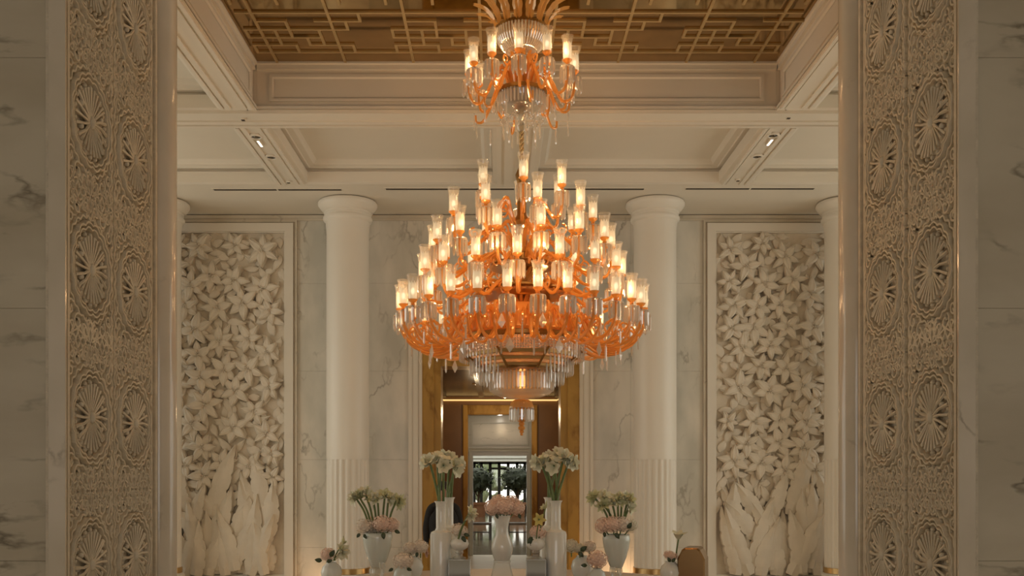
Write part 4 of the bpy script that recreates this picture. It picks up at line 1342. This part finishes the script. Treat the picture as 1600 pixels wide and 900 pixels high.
# amaryllis and other flowers
def petal_ring(mb, n, L, W, open_, z0, r0=0.004, curl=0.25, ph=0.0):
    for k in range(n):
        a = TAU * k / n + ph
        vs, fs = [], []
        for i in range(6):
            t = i / 5
            rr = r0 + L * (math.sin(open_) * t + curl * L * 0 + 0.18 * t ** 3)
            zz = z0 + L * math.cos(open_) * t * (1 - 0.30 * t * t)
            w_ = W * math.sin(PI * (0.08 + 0.86 * t) ** 0.9) * 0.5 + 0.0015
            for s, d in ((-1, -0.25), (0, 0.0), (1, -0.25)):
                ca, sa = math.cos(a), math.sin(a)
                rx = rr + d * w_
                vs.append((rx * ca - s * w_ * sa, rx * sa + s * w_ * ca, zz))
        for i in range(5):
            for k2 in range(2): fs.append((i * 3 + k2, i * 3 + k2 + 1, (i + 1) * 3 + k2 + 1, (i + 1) * 3 + k2))
        mb.add(vs, fs)
def bloom_mesh(mat, L=0.095, W=0.058, open_=0.45):
    mb = MB()
    petal_ring(mb, 3, L, W, open_, 0.0, 0.005, 0.25, 0.0)
    petal_ring(mb, 3, L * 0.97, W * 1.05, open_ * 0.85, 0.003, 0.005, 0.25, PI / 3)
    return mb.mesh('bloom', mat, 60)
BL_W = bloom_mesh('amaryllis_white', 0.105, 0.072, 0.42)
BL_G = bloom_mesh('amaryllis_green', 0.10, 0.045, 0.55)
BL_WG = bloom_mesh('amaryllis_white', 0.095, 0.046, 0.55)
BUD = MB().lathe([(0.004, 0), (0.012, 0.012), (0.013, 0.04), (0.002, 0.075)], 8).mesh('bud', 'amaryllis_green', 50)
def dir_rot(d): return Vector((0, 0, 1)).rotation_difference(Vector(d).normalized()).to_euler()
def amaryllis(foot, head, lab, group, blooms, bloom_me=BL_W, bud=True, sr=0.010, seed=0, size=1.0, name='amaryllis', mouth=None):
    rnd = random.Random(seed)
    foot, head = Vector(foot), Vector(head)
    root = empty(name, foot, 0, lab, 'flower', group)
    h = head - foot
    mid = h * 0.5 + Vector((-h.x * 0.12, -h.y * 0.12, 0))
    path = [(0, 0, 0), mid, h]
    if mouth is not None:
        mo = Vector(mouth) - foot
        path = [(0, 0, 0), mo, mo.lerp(h, 0.5) + Vector((0, 0, 0.02)), h]
    MB().tube(spline(path, 10), sr, 7).build('stem', 'stem_green', root, 60)
    for k, d in enumerate(blooms):
        s = size * rnd.uniform(0.9, 1.1)
        put('bloom', bloom_me, root, h, dir_rot(d), (s, s, s))
        neck = MB().tube([h, h + Vector(d).normalized() * 0.012 * s], 0.008, 5).build('bloom_neck', 'stem_green', root)
    if bud: put('bud', BUD, root, h, dir_rot((rnd.uniform(-0.4, 0.4), rnd.uniform(-0.4, 0.1), 1)))
    return root
def at(px, py, Y): return (WX(px, Y), Y, WZ(py, Y))

gl_ = 'amaryllis in the left bottle vases'
gr_ = 'amaryllis in the right bottle vases'
ORD = ('first', 'second', 'third', 'fourth', 'fifth', 'sixth', 'seventh', 'eighth')
def ranks(xs):
    o = sorted(range(len(xs)), key=lambda i: xs[i])
    return [o.index(i) for i in range(len(xs))]
def bunch(sp, side, group, bots, seed):
    rk = ranks([q_[2] for q_ in sp])
    cnt = [0, 0]
    for i, (bx, Y, hx, hy, bl) in enumerate(sp):
        bi = 0 if Y < 8.3 else 1
        cx, cY, ty = bots[bi]
        cnt[bi] += 1
        a_ = cnt[bi] * 2.2
        X0 = WX(cx, cY)
        foot = (X0 + 0.018 * math.cos(a_), cY + 0.018 * math.sin(a_), 1.32)
        zt_ = WZ(ty, cY)
        mouth = (X0 + 0.020 * math.cos(a_) + 0.2 * (WX(hx, Y) - X0) * 0.4, cY + 0.02 * math.sin(a_), zt_)
        amaryllis(foot, at(hx, hy, Y), 'white amaryllis in the bottle vases %s of the central vase, %s head from the left' % (side, ORD[rk[i]]), group, bl, BL_W, True, 0.0105, seed + i, 1.0, 'amaryllis', mouth)
sp = [(685, 8.07, 672, 724, ((-1, -0.5, 0.1), (-0.3, -0.8, 0.6))), (688, 8.12, 683, 722, ((-0.4, -0.8, 0.5), (0.2, -0.4, 1))), (691, 8.06, 693, 727, ((0.1, -1, -0.1), (0.3, -0.3, 1))),
      (689, 8.16, 690, 718, ((-0.2, -0.5, 1), (0.5, 0.3, 0.7))), (699, 8.40, 702, 719, ((0.3, -0.7, 0.8), (-0.4, -0.4, 0.9))), (702, 8.44, 712, 724, ((1, -0.4, 0.2), (0.6, -0.7, -0.5))), (704, 8.39, 709, 732, ((0.8, -0.6, -0.5), (0.3, -0.6, 0.7)))]
bunch(sp, 'left', gl_, ((689, 8.1, 783), (701, 8.42, 777)), 0)
sp = [(866, 8.08, 845, 722, ((-1, -0.5, 0.1), (-0.5, -0.6, -0.4))), (869, 8.12, 852, 725, ((-0.6, -0.8, 0.4), (-0.2, -0.3, 1))), (870, 8.06, 866, 727, ((-0.3, -0.9, -0.3), (0.2, -0.5, 0.8))),
      (871, 8.1, 880, 718, ((0.7, -0.5, 0.6), (0.0, -0.7, 0.7), (0.8, -0.6, -0.3))), (872, 8.13, 889, 722, ((1, -0.4, 0.1), (0.6, -0.8, -0.3))), (858, 8.42, 858, 720, ((-0.3, -0.6, 0.7), (0.3, -0.5, 0.8))), (860, 8.4, 872, 714, ((0.1, -0.6, 0.9), (0.7, -0.3, 0.7)))]
bunch(sp, 'right', gr_, ((868.5, 8.1, 782), (859, 8.42, 777)), 20)

def floret_ball(mat, seed, n=110):
    rnd = random.Random(seed)
    mb = MB()
    mb.ball((0, 0, 0), 0.78, 10, 8)
    for i in range(n):
        zf = 1 - 2 * (i + 0.5) / n
        a = i * 2.39996
        d = Vector((math.sqrt(1 - zf * zf) * math.cos(a), math.sqrt(1 - zf * zf) * math.sin(a), zf))
        c = d * rnd.uniform(0.86, 1.04)
        t1 = d.cross(Vector((0.31, 0.7, 0.63))).normalized(); t2 = d.cross(t1)
        r0 = rnd.uniform(0, TAU)
        for k in range(4):
            b = r0 + k * PI / 2
            e = t1 * math.cos(b) + t2 * math.sin(b); f = t2 * math.cos(b) - t1 * math.sin(b)
            L = rnd.uniform(0.16, 0.22)
            mb.add([c, c + e * L * 0.6 + f * L * 0.5 + d * 0.05, c + e * L + d * rnd.uniform(0.0, 0.09), c + e * L * 0.6 - f * L * 0.5 + d * 0.05], [(0, 3, 2, 1)])
    return mb.mesh('hydrangea_head', mat)
HY = {k: floret_ball(v, i) for i, (k, v) in enumerate((('pink', 'hydrangea_pink'), ('pale', 'hydrangea_pale'), ('cream', 'hydrangea_cream')))}
HLEAF = leaf_verts(0.09, 0.055, 0.006, 0.004, 6, 0.85, 0.0, 0.015).mesh('leaf', 'leaf_green', 50)
def hydrangea(px, py, Y, r, kind, lab, group, leaves=(), sq=0.85, foot=None):
    p = Vector(at(px, py, Y))
    root = empty('hydrangea', p, 0, lab, 'flower', group)
    put('flower_head', HY[kind], root, None, (random.uniform(-0.3, 0.3), random.uniform(-0.3, 0.3), random.uniform(0, 6)), (r, r, r * sq))
    f_ = Vector((0, 0.01, -r * sq - 0.04)) if foot is None else Vector(at(*foot)) - p
    MB().tube([(0, 0, -r * 0.3), f_ * 0.6, f_], 0.006, 6).build('stem', 'stem_green', root)
    for (dx, dz, ang, s) in leaves:
        M = Matrix.Translation((dx * 0.75, -r * 0.9, dz * 0.85)) @ Matrix.Rotation(PI / 2, 4, 'X') @ Matrix.Rotation(ang, 4, 'Z') @ Matrix.Scale(s * 0.85, 4)
        put('leaf', HLEAF, root, M=M)
    return root

# central vase on a mirrored stand
stand = empty('mirror_stand', (WX(784.5, 8.2), 8.2, TZ), 0, 'tapered mirrored stand under the central white vase', 'stand')
zs_ = WZ(876, 8.2) - TZ
ms = MB().lathe([(0.15, 0.0), (0.15, 0.02), (0.145, 0.05), (0.085, zs_ - 0.012), (0.10, zs_ - 0.008), (0.10, zs_)], 4, phase=PI / 4); ms.build('body', 'clear_glass', stand)
e4 = MB()
for k in range(4):
    a = PI / 4 + k * PI / 2
    e4.tube([(0.147 * math.cos(a), 0.147 * math.sin(a), 0.05), (0.086 * math.cos(a), 0.086 * math.sin(a), zs_ - 0.012)], 0.006, 5)
e4.build('edge', 'clear_glass', stand)
H0 = WZ(876, 8.2)
vase('baluster_vase', 784.5, 8.2, H0, [(0.03, 0.0), (0.062, 0.0), (0.066, 0.008), (0.082, 0.05), (0.0925, 0.10), (0.090, 0.14), (0.076, 0.185), (0.060, 0.215), (0.054, 0.25), (0.053, 0.28), (0.058, 0.32), (0.068, 0.36), (0.076, 0.385), (0.070, 0.385), (0.05, 0.33)], 'porcelain', 'central white baluster vase filled with pink hydrangeas')
g_ = 'pink hydrangeas in the central vase'
cl_ = ((771, 793, 0.078, 'pink', 8.17), (789, 791, 0.082, 'pink', 8.13), (806, 793, 0.076, 'pink', 8.18), (780, 785, 0.075, 'pink', 8.27), (798, 786, 0.075, 'pink', 8.27))
rk = ranks([q_[0] for q_ in cl_])
for i, (px, py, r, k, Y) in enumerate(cl_):
    hydrangea(px, py, Y, r, k, 'pink hydrangea in the central white baluster vase, %s head from the left' % ORD[rk[i]], g_, ((0.03, -0.06, -1.2, 0.6),) if px in (771, 806) else (), 0.85, (784.5, 826, 8.2))

# ribbed little vases on pedestals over mirror boxes
def ribs(a, k, i): return 1 + 0.05 * abs(math.sin(a * 6)) - 0.03
def box_set(px, py, bx0, bx1, side):
    Y = 8.05
    x0, x1 = WX(bx0, Y), WX(bx1, Y)
    zt_ = WZ(873, Y)
    b = empty('mirror_box', ((x0 + x1) / 2, Y, TZ), 0, 'square mirrored box on the table, %s of the central vase' % side, 'box', 'mirrored boxes on the table')
    w = (x1 - x0) / 2
    MB().box(-w, w, -w, w, 0, zt_ - TZ).build('body', 'mirror_glass', b)
    fr_ = MB()
    for sx in (-1, 1):
        fr_.box(sx * w - 0.004, sx * w + 0.004, -w - 0.004, -w + 0.004, 0, zt_ - TZ)
    fr_.box(-w, w, -w - 0.004, -w + 0.004, zt_ - TZ - 0.006, zt_ - TZ + 0.002)
    fr_.build('edge_strip', 'clear_glass', b)
    z1 = WZ(860, Y)
    hp = z1 - zt_
    v = empty('pumpkin_vase', (WX(px, Y), Y, zt_ + 0.002), 0, 'ribbed white pumpkin vase on a crystal foot, %s of the central vase' % side, 'vase', 'ribbed pumpkin vases')
    MB().lathe([(0.055, 0), (0.055, 0.01), (0.03, 0.02), (0.026, hp * 0.5), (0.036, hp * 0.7), (0.03, hp)], 16).build('foot', 'clear_glass', v, 40)
    MB().lathe([(0.035, hp), (0.066, hp + 0.02), (0.080, hp + 0.055), (0.070, hp + 0.085), (0.035, hp + 0.105), (0.03, hp + 0.115), (0.04, hp + 0.125), (0.03, hp + 0.12)], 48, ribs, caps=False).build('body', 'porcelain', v, 50)
box_set(718, 850, 702, 735, 'left')
box_set(837, 849, 822, 852, 'right')
hydrangea(718, 829, 8.06, 0.068, 'pale', 'pale pink hydrangea in the ribbed vase left of the central vase', None, ((0.03, -0.05, -1.0, 0.8), (0.05, -0.03, -0.3, 0.7)))
amaryllis(at(716, 842, 8.0), at(733, 803, 7.95), 'cream amaryllis leaning from the ribbed vase left of the central vase', None, ((0.6, -0.5, 0.7), (0.5, -0.7, -0.7), (0.9, -0.3, -0.2)), BL_WG, True, 0.009, 41, 0.9)
hydrangea(840, 832, 8.06, 0.068, 'pink', 'pink hydrangea in the ribbed vase right of the central vase', None, ((-0.06, -0.04, PI + 0.9, 0.9), (-0.05, -0.06, -2.0, 0.8)))
amaryllis(at(838, 842, 8.0), at(842, 812, 7.95), 'yellow narcissus in the ribbed vase right of the central vase', None, ((0.1, -1, 0.1),), bloom_mesh('daffodil_yellow', 0.055, 0.035, 0.95), False, 0.005, 42, 1.0, 'narcissus')
amaryllis(at(842, 842, 8.02), at(852, 795, 8.02), 'green amaryllis bud rising from the ribbed vase right of the central vase', None, ((-0.6, -0.3, 0.5),), BL_G, True, 0.006, 43, 0.6)

# urns
def urn(px, ytop, ybot, rp, side):
    Y = 8.15
    z0, z1 = WZ(ybot, Y), WZ(ytop, Y)
    H = z1 - z0
    r = rp * Y / F
    v = empty('urn_vase', (WX(px, Y), Y, TZ), 0, 'pale glazed urn vase on a glass foot, at the %s of the table' % side, 'vase', 'urn vases on glass feet')
    b = z0 - TZ
    MB().lathe([(r * 0.36, b), (r * 0.45, b + 0.01), (r * 0.70, b + H * 0.30), (r * 0.92, b + H * 0.62), (r * 1.0, b + H * 0.86), (r * 0.97, b + H * 0.94), (r * 0.93, b + H * 0.97), (r * 0.99, b + H), (r * 0.93, b + H), (r * 0.88, b + H * 0.9)], 36, caps=False).build('body', 'opaline', v, 45)
    MB().lathe([(r * 0.75, 0), (r * 0.75, 0.012), (r * 0.35, 0.03), (r * 0.28, b * 0.5), (r * 0.42, b * 0.75), (r * 0.3, b * 0.9), (r * 0.42, b)], 20).build('foot', 'clear_glass', v, 40)
urn(590, 832, 886, 23.5, 'left'); urn(963, 835, 888, 21.5, 'right')
g_ = 'hydrangeas in the left urn'
cl_ = ((570, 823, 0.078, 'pale', 8.12, ((-0.04, -0.06, -2.2, 0.6), (0.0, -0.07, -1.0, 0.6))), (588, 821, 0.075, 'pale', 8.18, ()), (597, 818, 0.08, 'pink', 8.08, ((0.02, -0.08, -1.4, 0.8),)), (611, 820, 0.07, 'pink', 8.14, ((0.05, -0.05, -0.5, 0.7),)), (582, 818, 0.07, 'pink', 8.25, ()))
rk = ranks([q_[0] for q_ in cl_])
for i, (px, py, r, k, Y, lv) in enumerate(cl_):
    hydrangea(px, py, Y, r, k, 'pink hydrangea in the urn at table %s, %s head from the left' % ('left', ORD[rk[i]]), g_, lv, 0.85, (590, 855, 8.15))
g_ = 'hydrangeas in the right urn'
cl_ = ((943, 821, 0.075, 'pink', 8.12, ((0.0, -0.06, -1.5, 0.6),)), (957, 819, 0.075, 'pink', 8.07, ((0.02, -0.08, -1.0, 0.8),)), (972, 819, 0.075, 'pale', 8.1, ((0.05, -0.04, 1.0, 0.8),)), (985, 821, 0.06, 'cream', 8.16, ()), (965, 815, 0.07, 'pale', 8.24, ()))
rk = ranks([q_[0] for q_ in cl_])
for i, (px, py, r, k, Y, lv) in enumerate(cl_):
    hydrangea(px, py, Y, r, k, 'pink hydrangea in the urn at table %s, %s head from the left' % ('right', ORD[rk[i]]), g_, lv, 0.85, (963, 855, 8.15))
g_ = 'amaryllis in the left urn'
cl_ = ((575, 556, 778, ((-1, -0.3, 0.5), (-0.6, -0.5, -0.4), (-0.3, -0.5, 0.9))), (579, 563, 779, ((-0.6, -0.6, 0.6), (0.3, -0.5, 0.8))), (583, 571, 772, ((-0.2, -0.3, 1), (0.5, -0.6, 0.3))),
                                      (588, 583, 782, ((0.2, -0.8, 0.6), (-0.5, -0.5, 0.6))), (592, 590, 780, ((0.4, -0.6, 0.7), (-0.2, -0.9, 0.2))), (598, 601, 777, ((-0.2, -0.6, 0.9), (0.6, -0.5, 0.5))),
                                      (604, 607, 780, ((0.6, -0.5, 0.8), (0.7, -0.6, -0.2))), (608, 619, 783, ((0.5, -0.3, 0.9), (1, -0.4, 0.1), (0.8, -0.5, -0.5))))
rk = ranks([q_[1] + 0.01 * q_[2] for q_ in cl_])
for i, (bx, hx, hy, bl) in enumerate(cl_):
    amaryllis(at(bx, 815, 8.14), at(hx, hy, 8.14), 'green and white amaryllis in the urn at table %s, %s head from the left' % ('left', ORD[rk[i]]), g_, bl, (BL_WG, BL_G)[(i + 0) % 2], True, 0.009, 60 + i, 0.9)
g_ = 'amaryllis in the right urn'
cl_ = ((952, 930, 779, ((-0.9, -0.4, -0.5), (-0.3, -0.4, 0.9), (-0.9, -0.4, 0.3))), (955, 944, 778, ((-0.6, -0.5, 0.7), (0.4, -0.5, 0.6))), (958, 944, 790, ((-0.8, -0.6, -0.2), (0.0, -0.9, 0.4))),
                                      (962, 957, 788, ((0.2, -0.8, 0.5), (-0.4, -0.4, 0.8))), (966, 965, 784, ((-0.3, -0.6, 0.9), (0.4, -0.8, 0.2))), (970, 972, 780, ((0.2, -0.5, 0.9), (0.7, -0.6, 0.4))),
                                      (974, 981, 782, ((0.9, -0.4, 0.3), (0.3, -0.7, 0.7))), (976, 982, 794, ((0.6, -0.8, 0.2), (0.8, -0.4, -0.5))))
rk = ranks([q_[1] + 0.01 * q_[2] for q_ in cl_])
for i, (bx, hx, hy, bl) in enumerate(cl_):
    amaryllis(at(bx, 815, 8.14), at(hx, hy, 8.14), 'green and white amaryllis in the urn at table %s, %s head from the left' % ('right', ORD[rk[i]]), g_, bl, (BL_WG, BL_G)[(i + 1) % 2], True, 0.009, 80 + i, 0.9)

# small glass candlesticks by the urns
def candlestick(px, ytop, Y, lab):
    H = WZ(ytop, Y) - TZ
    o = empty('glass_candlestick', (WX(px, Y), Y, TZ), 0, lab, 'candlestick', 'glass candlesticks on the table')
    MB().lathe([(0.045, 0), (0.045, 0.01), (0.018, 0.025), (0.014, H * 0.45), (0.024, H * 0.55), (0.014, H * 0.62), (0.018, H * 0.8)], 14).build('stem', 'clear_glass', o, 40)
    MB().lathe([(0.018, H * 0.8), (0.028, H * 0.86), (0.026, H), (0.020, H), (0.02, H * 0.88)], 14, caps=False).build('cup', 'clear_glass', o, 40)
candlestick(582, 889, 7.9, 'small clear glass candlestick under the left urn, nearer its foot')
candlestick(597, 879, 7.9, 'taller clear glass candlestick just right of the left urn')
candlestick(957, 886, 7.9, 'small clear glass candlestick left of the right urn foot')
candlestick(968, 888, 7.9, 'small clear glass candlestick in front of the right urn foot')

# small posies
def round_vase(px, ytop, rp, Y, lab, mat='porcelain', mod=None, name='round_vase'):
    r = rp * Y / F
    H = WZ(ytop, Y) - TZ
    p = [(r * 0.5, 0), (r * 0.62, 0.0), (r * 0.55, 0.03), (r * 0.5, max(0.035, H - 2.2 * r)), (r * 0.85, H - 1.7 * r), (r, H - r), (r * 0.85, H - r * 0.45), (r * 0.5, H - r * 0.14), (r * 0.46, H - r * 0.06), (r * 0.55, H), (r * 0.45, H), (r * 0.4, H - r * 0.2)]
    return vase(name, px, Y, TZ, p, mat, lab, 'small round white vases', 40, mod)
round_vase(518, 878, 16, 8.1, 'small ribbed white vase, leftmost on the table', mod=lambda a, k, i: 1 + 0.05 * abs(math.sin(a * 6)), name='ribbed_vase')
hydrangea(512, 866, 8.07, 0.062, 'pink', 'pink hydrangea in the leftmost small ribbed vase', None, ((-0.05, -0.06, PI - 0.2, 0.8), (0.04, -0.02, 1.0, 0.9), (0.0, -0.07, 0.3, 0.7)))
amaryllis(at(523, 876, 8.05), at(532, 862, 8.03), 'pale green lily hanging over the leftmost small ribbed vase', None, ((0.5, -0.5, 0.9), (0.3, -0.8, -0.8), (0.9, -0.5, -0.1)), BL_WG, True, 0.006, 101, 0.9, 'lily')
amaryllis(at(521, 876, 8.1), at(536, 850, 8.1), 'green lily bud rising from the leftmost small ribbed vase', None, ((0.5, -0.2, 0.9),), BL_G, True, 0.006, 102, 0.5, 'lily')
round_vase(645, 869, 16.5, 8.25, 'round white vase behind the pink posy, between left urn and bottle vases')
hydrangea(641, 857, 8.25, 0.062, 'pale', 'pale hydrangea head, the left of two in the round vase by the left bottle vases', None, ((0.0, -0.04, -1.4, 0.6),))
hydrangea(657, 854, 8.25, 0.068, 'pale', 'pale hydrangea head, the right of two in the round vase by the left bottle vases', None, ((-0.03, -0.05, -1.7, 0.6),))
round_vase(629, 884, 15, 8.0, 'low glass vase under the pink posy right of the left urn', 'opaline', name='low_vase')
hydrangea(630, 877, 8.0, 0.085, 'pale', 'large pale pink hydrangea low on the table right of the left urn', None, ((-0.10, -0.06, PI + 0.6, 0.6), (0.05, -0.06, -0.4, 0.6)))
round_vase(909, 868, 17, 8.25, 'round white vase right of the right bottle vases')
hydrangea(893, 853, 8.25, 0.066, 'cream', 'cream hydrangea leaning out beside the right bottle vases', None, ())
hydrangea(906, 857, 8.2, 0.05, 'cream', 'cream hydrangea with dark leaves in the round vase by the right bottle vases', None, ((0.0, -0.02, 0.6, 0.9), (-0.02, -0.03, -0.8, 0.8)))
hydrangea(921, 854, 8.25, 0.058, 'pale', 'pale hydrangea at the back of the round vase by the right bottle vases', None, ())
round_vase(933, 888, 14, 8.0, 'low glass vase under the pink posy left of the right urn', 'opaline', name='low_vase')
hydrangea(933, 874, 8.0, 0.085, 'pink', 'large pink hydrangea low on the table left of the right urn', None, ((-0.12, -0.05, PI, 0.7),))
round_vase(1048, 877, 17, 8.1, 'small round white vase beside the bronze box')
hydrangea(1048, 868, 8.08, 0.062, 'pink', 'pink hydrangea in the small round vase beside the bronze box', None, ((0.0, -0.06, 0.9, 0.6), (-0.02, -0.06, 2.0, 0.6)), 0.6)
amaryllis(at(1056, 872, 8.12), at(1060, 843, 8.12), 'single white lily on a dark stem above the small vase by the bronze box', None, ((0.0, -0.2, 1),), BL_WG, False, 0.007, 111, 1.05, 'lily')

# bronze box
Y = 8.1
bb = empty('bronze_box', (WX(1083, Y), Y, TZ), 0, 'angular bronze box with cut corners at the right of the table', 'box')
def bx_pt(px, py, dy): return ((px - 1083) * Y / F, dy, WZ(py, Y) - TZ)
outl = [(1061, 912), (1061, 872), (1068, 858), (1072, 855), (1092, 855), (1096, 858), (1103, 872), (1103, 912)]
inner = [(x + (2.0 if x < 1083 else -2.0), y + 2.0) for x, y in outl]
mbx = MB()
fo = [bx_pt(x, y, -0.10) for x, y in outl]; ba = [bx_pt(x, y, 0.16) for x, y in outl]
fi = [bx_pt(x, y, -0.112) for x, y in inner]
fo = [(p[0], p[1], max(p[2], 0.0)) for p in fo]; ba = [(p[0], p[1], max(p[2], 0.0)) for p in ba]; fi = [(p[0], p[1], max(p[2], 0.0)) for p in fi]
N8 = 8
mbx.add(fo + ba + fi, [(i, (i + 1) % N8, N8 + (i + 1) % N8, N8 + i) for i in range(N8)] + [(2 * N8 + i, 2 * N8 + (i + 1) % N8, (i + 1) % N8, i) for i in range(N8)] +
        [tuple(range(2 * N8, 3 * N8))[::-1], tuple(range(N8, 2 * N8))])
mbx.build('body', 'bronze_box', bb).rotation_euler = (0, 0, 0.0)
bb.rotation_euler = (0, 0, -0.32)

# ------------------------------------------------------------------ person in black behind the left bottle vases
def person(px, Y, lab):
    x = WX(px, Y)
    s = 0.94
    V, E, Rr = [], [], []
    def j(p, r, par=None):
        V.append(Vector(p) * s); Rr.append((r[0] * s, r[1] * s) if isinstance(r, tuple) else (r * s, r * s))
        if par is not None: E.append((par, len(V) - 1))
        return len(V) - 1
    pel = j((0, 0, 0.98), (0.21, 0.14))
    wa = j((0, 0, 1.14), (0.22, 0.14), pel)
    ch = j((0, 0.0, 1.32), (0.24, 0.15), wa)
    nb = j((0, 0.0, 1.47), (0.075, 0.07), ch)
    nk = j((0, -0.005, 1.54), (0.055, 0.055), nb)
    hd = j((0, -0.015, 1.63), (0.078, 0.095), nk)
    tp = j((0, -0.01, 1.73), (0.060, 0.075), hd)
    for sd in (-1, 1):
        sh = j((sd * 0.165, 0.0, 1.42), 0.075, nb)
        el = j((sd * 0.225, 0.02, 1.15), 0.058, sh)
        wr = j((sd * 0.235, -0.05, 0.92), 0.033, el)
        pm_ = j((sd * 0.235, -0.07, 0.86), (0.030, 0.024), wr)
        for k, (dx, dl) in enumerate(((-0.024, 0.070), (-0.008, 0.080), (0.008, 0.075), (0.024, 0.060))):
            kn = j((sd * (0.235) + dx * 0.5, -0.08 + dx, 0.825), 0.0095, pm_)
            ti = j((sd * (0.225) + dx * 0.5, -0.095 + dx, 0.825 - dl * 0.75), 0.008, kn)
        th = j((sd * 0.215, -0.105, 0.85), 0.010, pm_)
        j((sd * 0.208, -0.125, 0.815), 0.0085, th)
        hp = j((sd * 0.085, 0, 0.90), 0.095, pel)
        kn = j((sd * 0.095, -0.01, 0.50), 0.062, hp)
        ak = j((sd * 0.10, 0.02, 0.09), 0.042, kn)
        to = j((sd * 0.11, -0.14, 0.035), (0.04, 0.03), ak)
    me = bpy.data.meshes.new('person_skeleton')
    me.from_pydata([tuple(v) for v in V], E, [])
    tmp = bpy.data.objects.new('person_skeleton', me)
    C.objects.link(tmp)
    md = tmp.modifiers.new('Skin', 'SKIN'); md.use_smooth_shade = True
    for i, sv in enumerate(me.skin_vertices[0].data):
        sv.radius = Rr[i]; sv.use_root = (i == 0)
    ss = tmp.modifiers.new('Sub', 'SUBSURF'); ss.levels = ss.render_levels = 2
    dg = bpy.context.evaluated_depsgraph_get()
    body = bpy.data.meshes.new_from_object(tmp.evaluated_get(dg))
    bpy.data.objects.remove(tmp)
    body.materials.clear()
    body.materials.append(MATS['black_cloth']); body.materials.append(MATS['skin'])
    for p in body.polygons:
        p.use_smooth = True
        c = p.center / s
        hand = abs(c.x) > 0.17 and c.z < 0.915
        p.material_index = 1 if (c.z > 1.525 or hand) else 0
    root = put('person', body, None, (x, Y, 0), (0, 0, 0.15))
    tag(root, 'person in black standing behind the left bottle vases near the gold doorway', 'person')
    h = MB()
    prof = []
    h.ball((0, 0.012 * s, 1.675 * s), 0.106 * s, 16, 12, (0.90, 1.0, 1.0))
    # keep the cap off the face
    keep = [f for f in h.f if not all(h.v[i][1] < -0.03 and h.v[i][2] < 1.69 * s for i in f) and not all(h.v[i][2] < 1.60 * s for i in f)]
    h.f = keep
    h.build('hair', 'hair', root, 60)
    fc = MB().add([(0, -0.112 * s, 1.66 * s), (-0.014, -0.10 * s, 1.62 * s), (0.014, -0.10 * s, 1.62 * s), (0, -0.128 * s, 1.622 * s)], [(0, 1, 3), (0, 3, 2), (1, 2, 3)])
    fc.build('nose', 'skin', root)
    for sd in (-1, 1):
        MB().ball((sd * 0.032 * s, -0.098 * s, 1.665 * s), 0.012, 8, 6, (1.2, 0.7, 0.7)).build('eye', 'hair', root)
        MB().ball((sd * 0.083 * s, 0.0, 1.64 * s), 0.022, 8, 6, (0.4, 0.8, 1.3)).build('ear', 'skin', root)
    MB().ball((0, -0.096 * s, 1.595 * s), 0.02, 8, 6, (1.2, 0.5, 0.3)).build('mouth', 'skin', root)
person(693, 12.0, '')
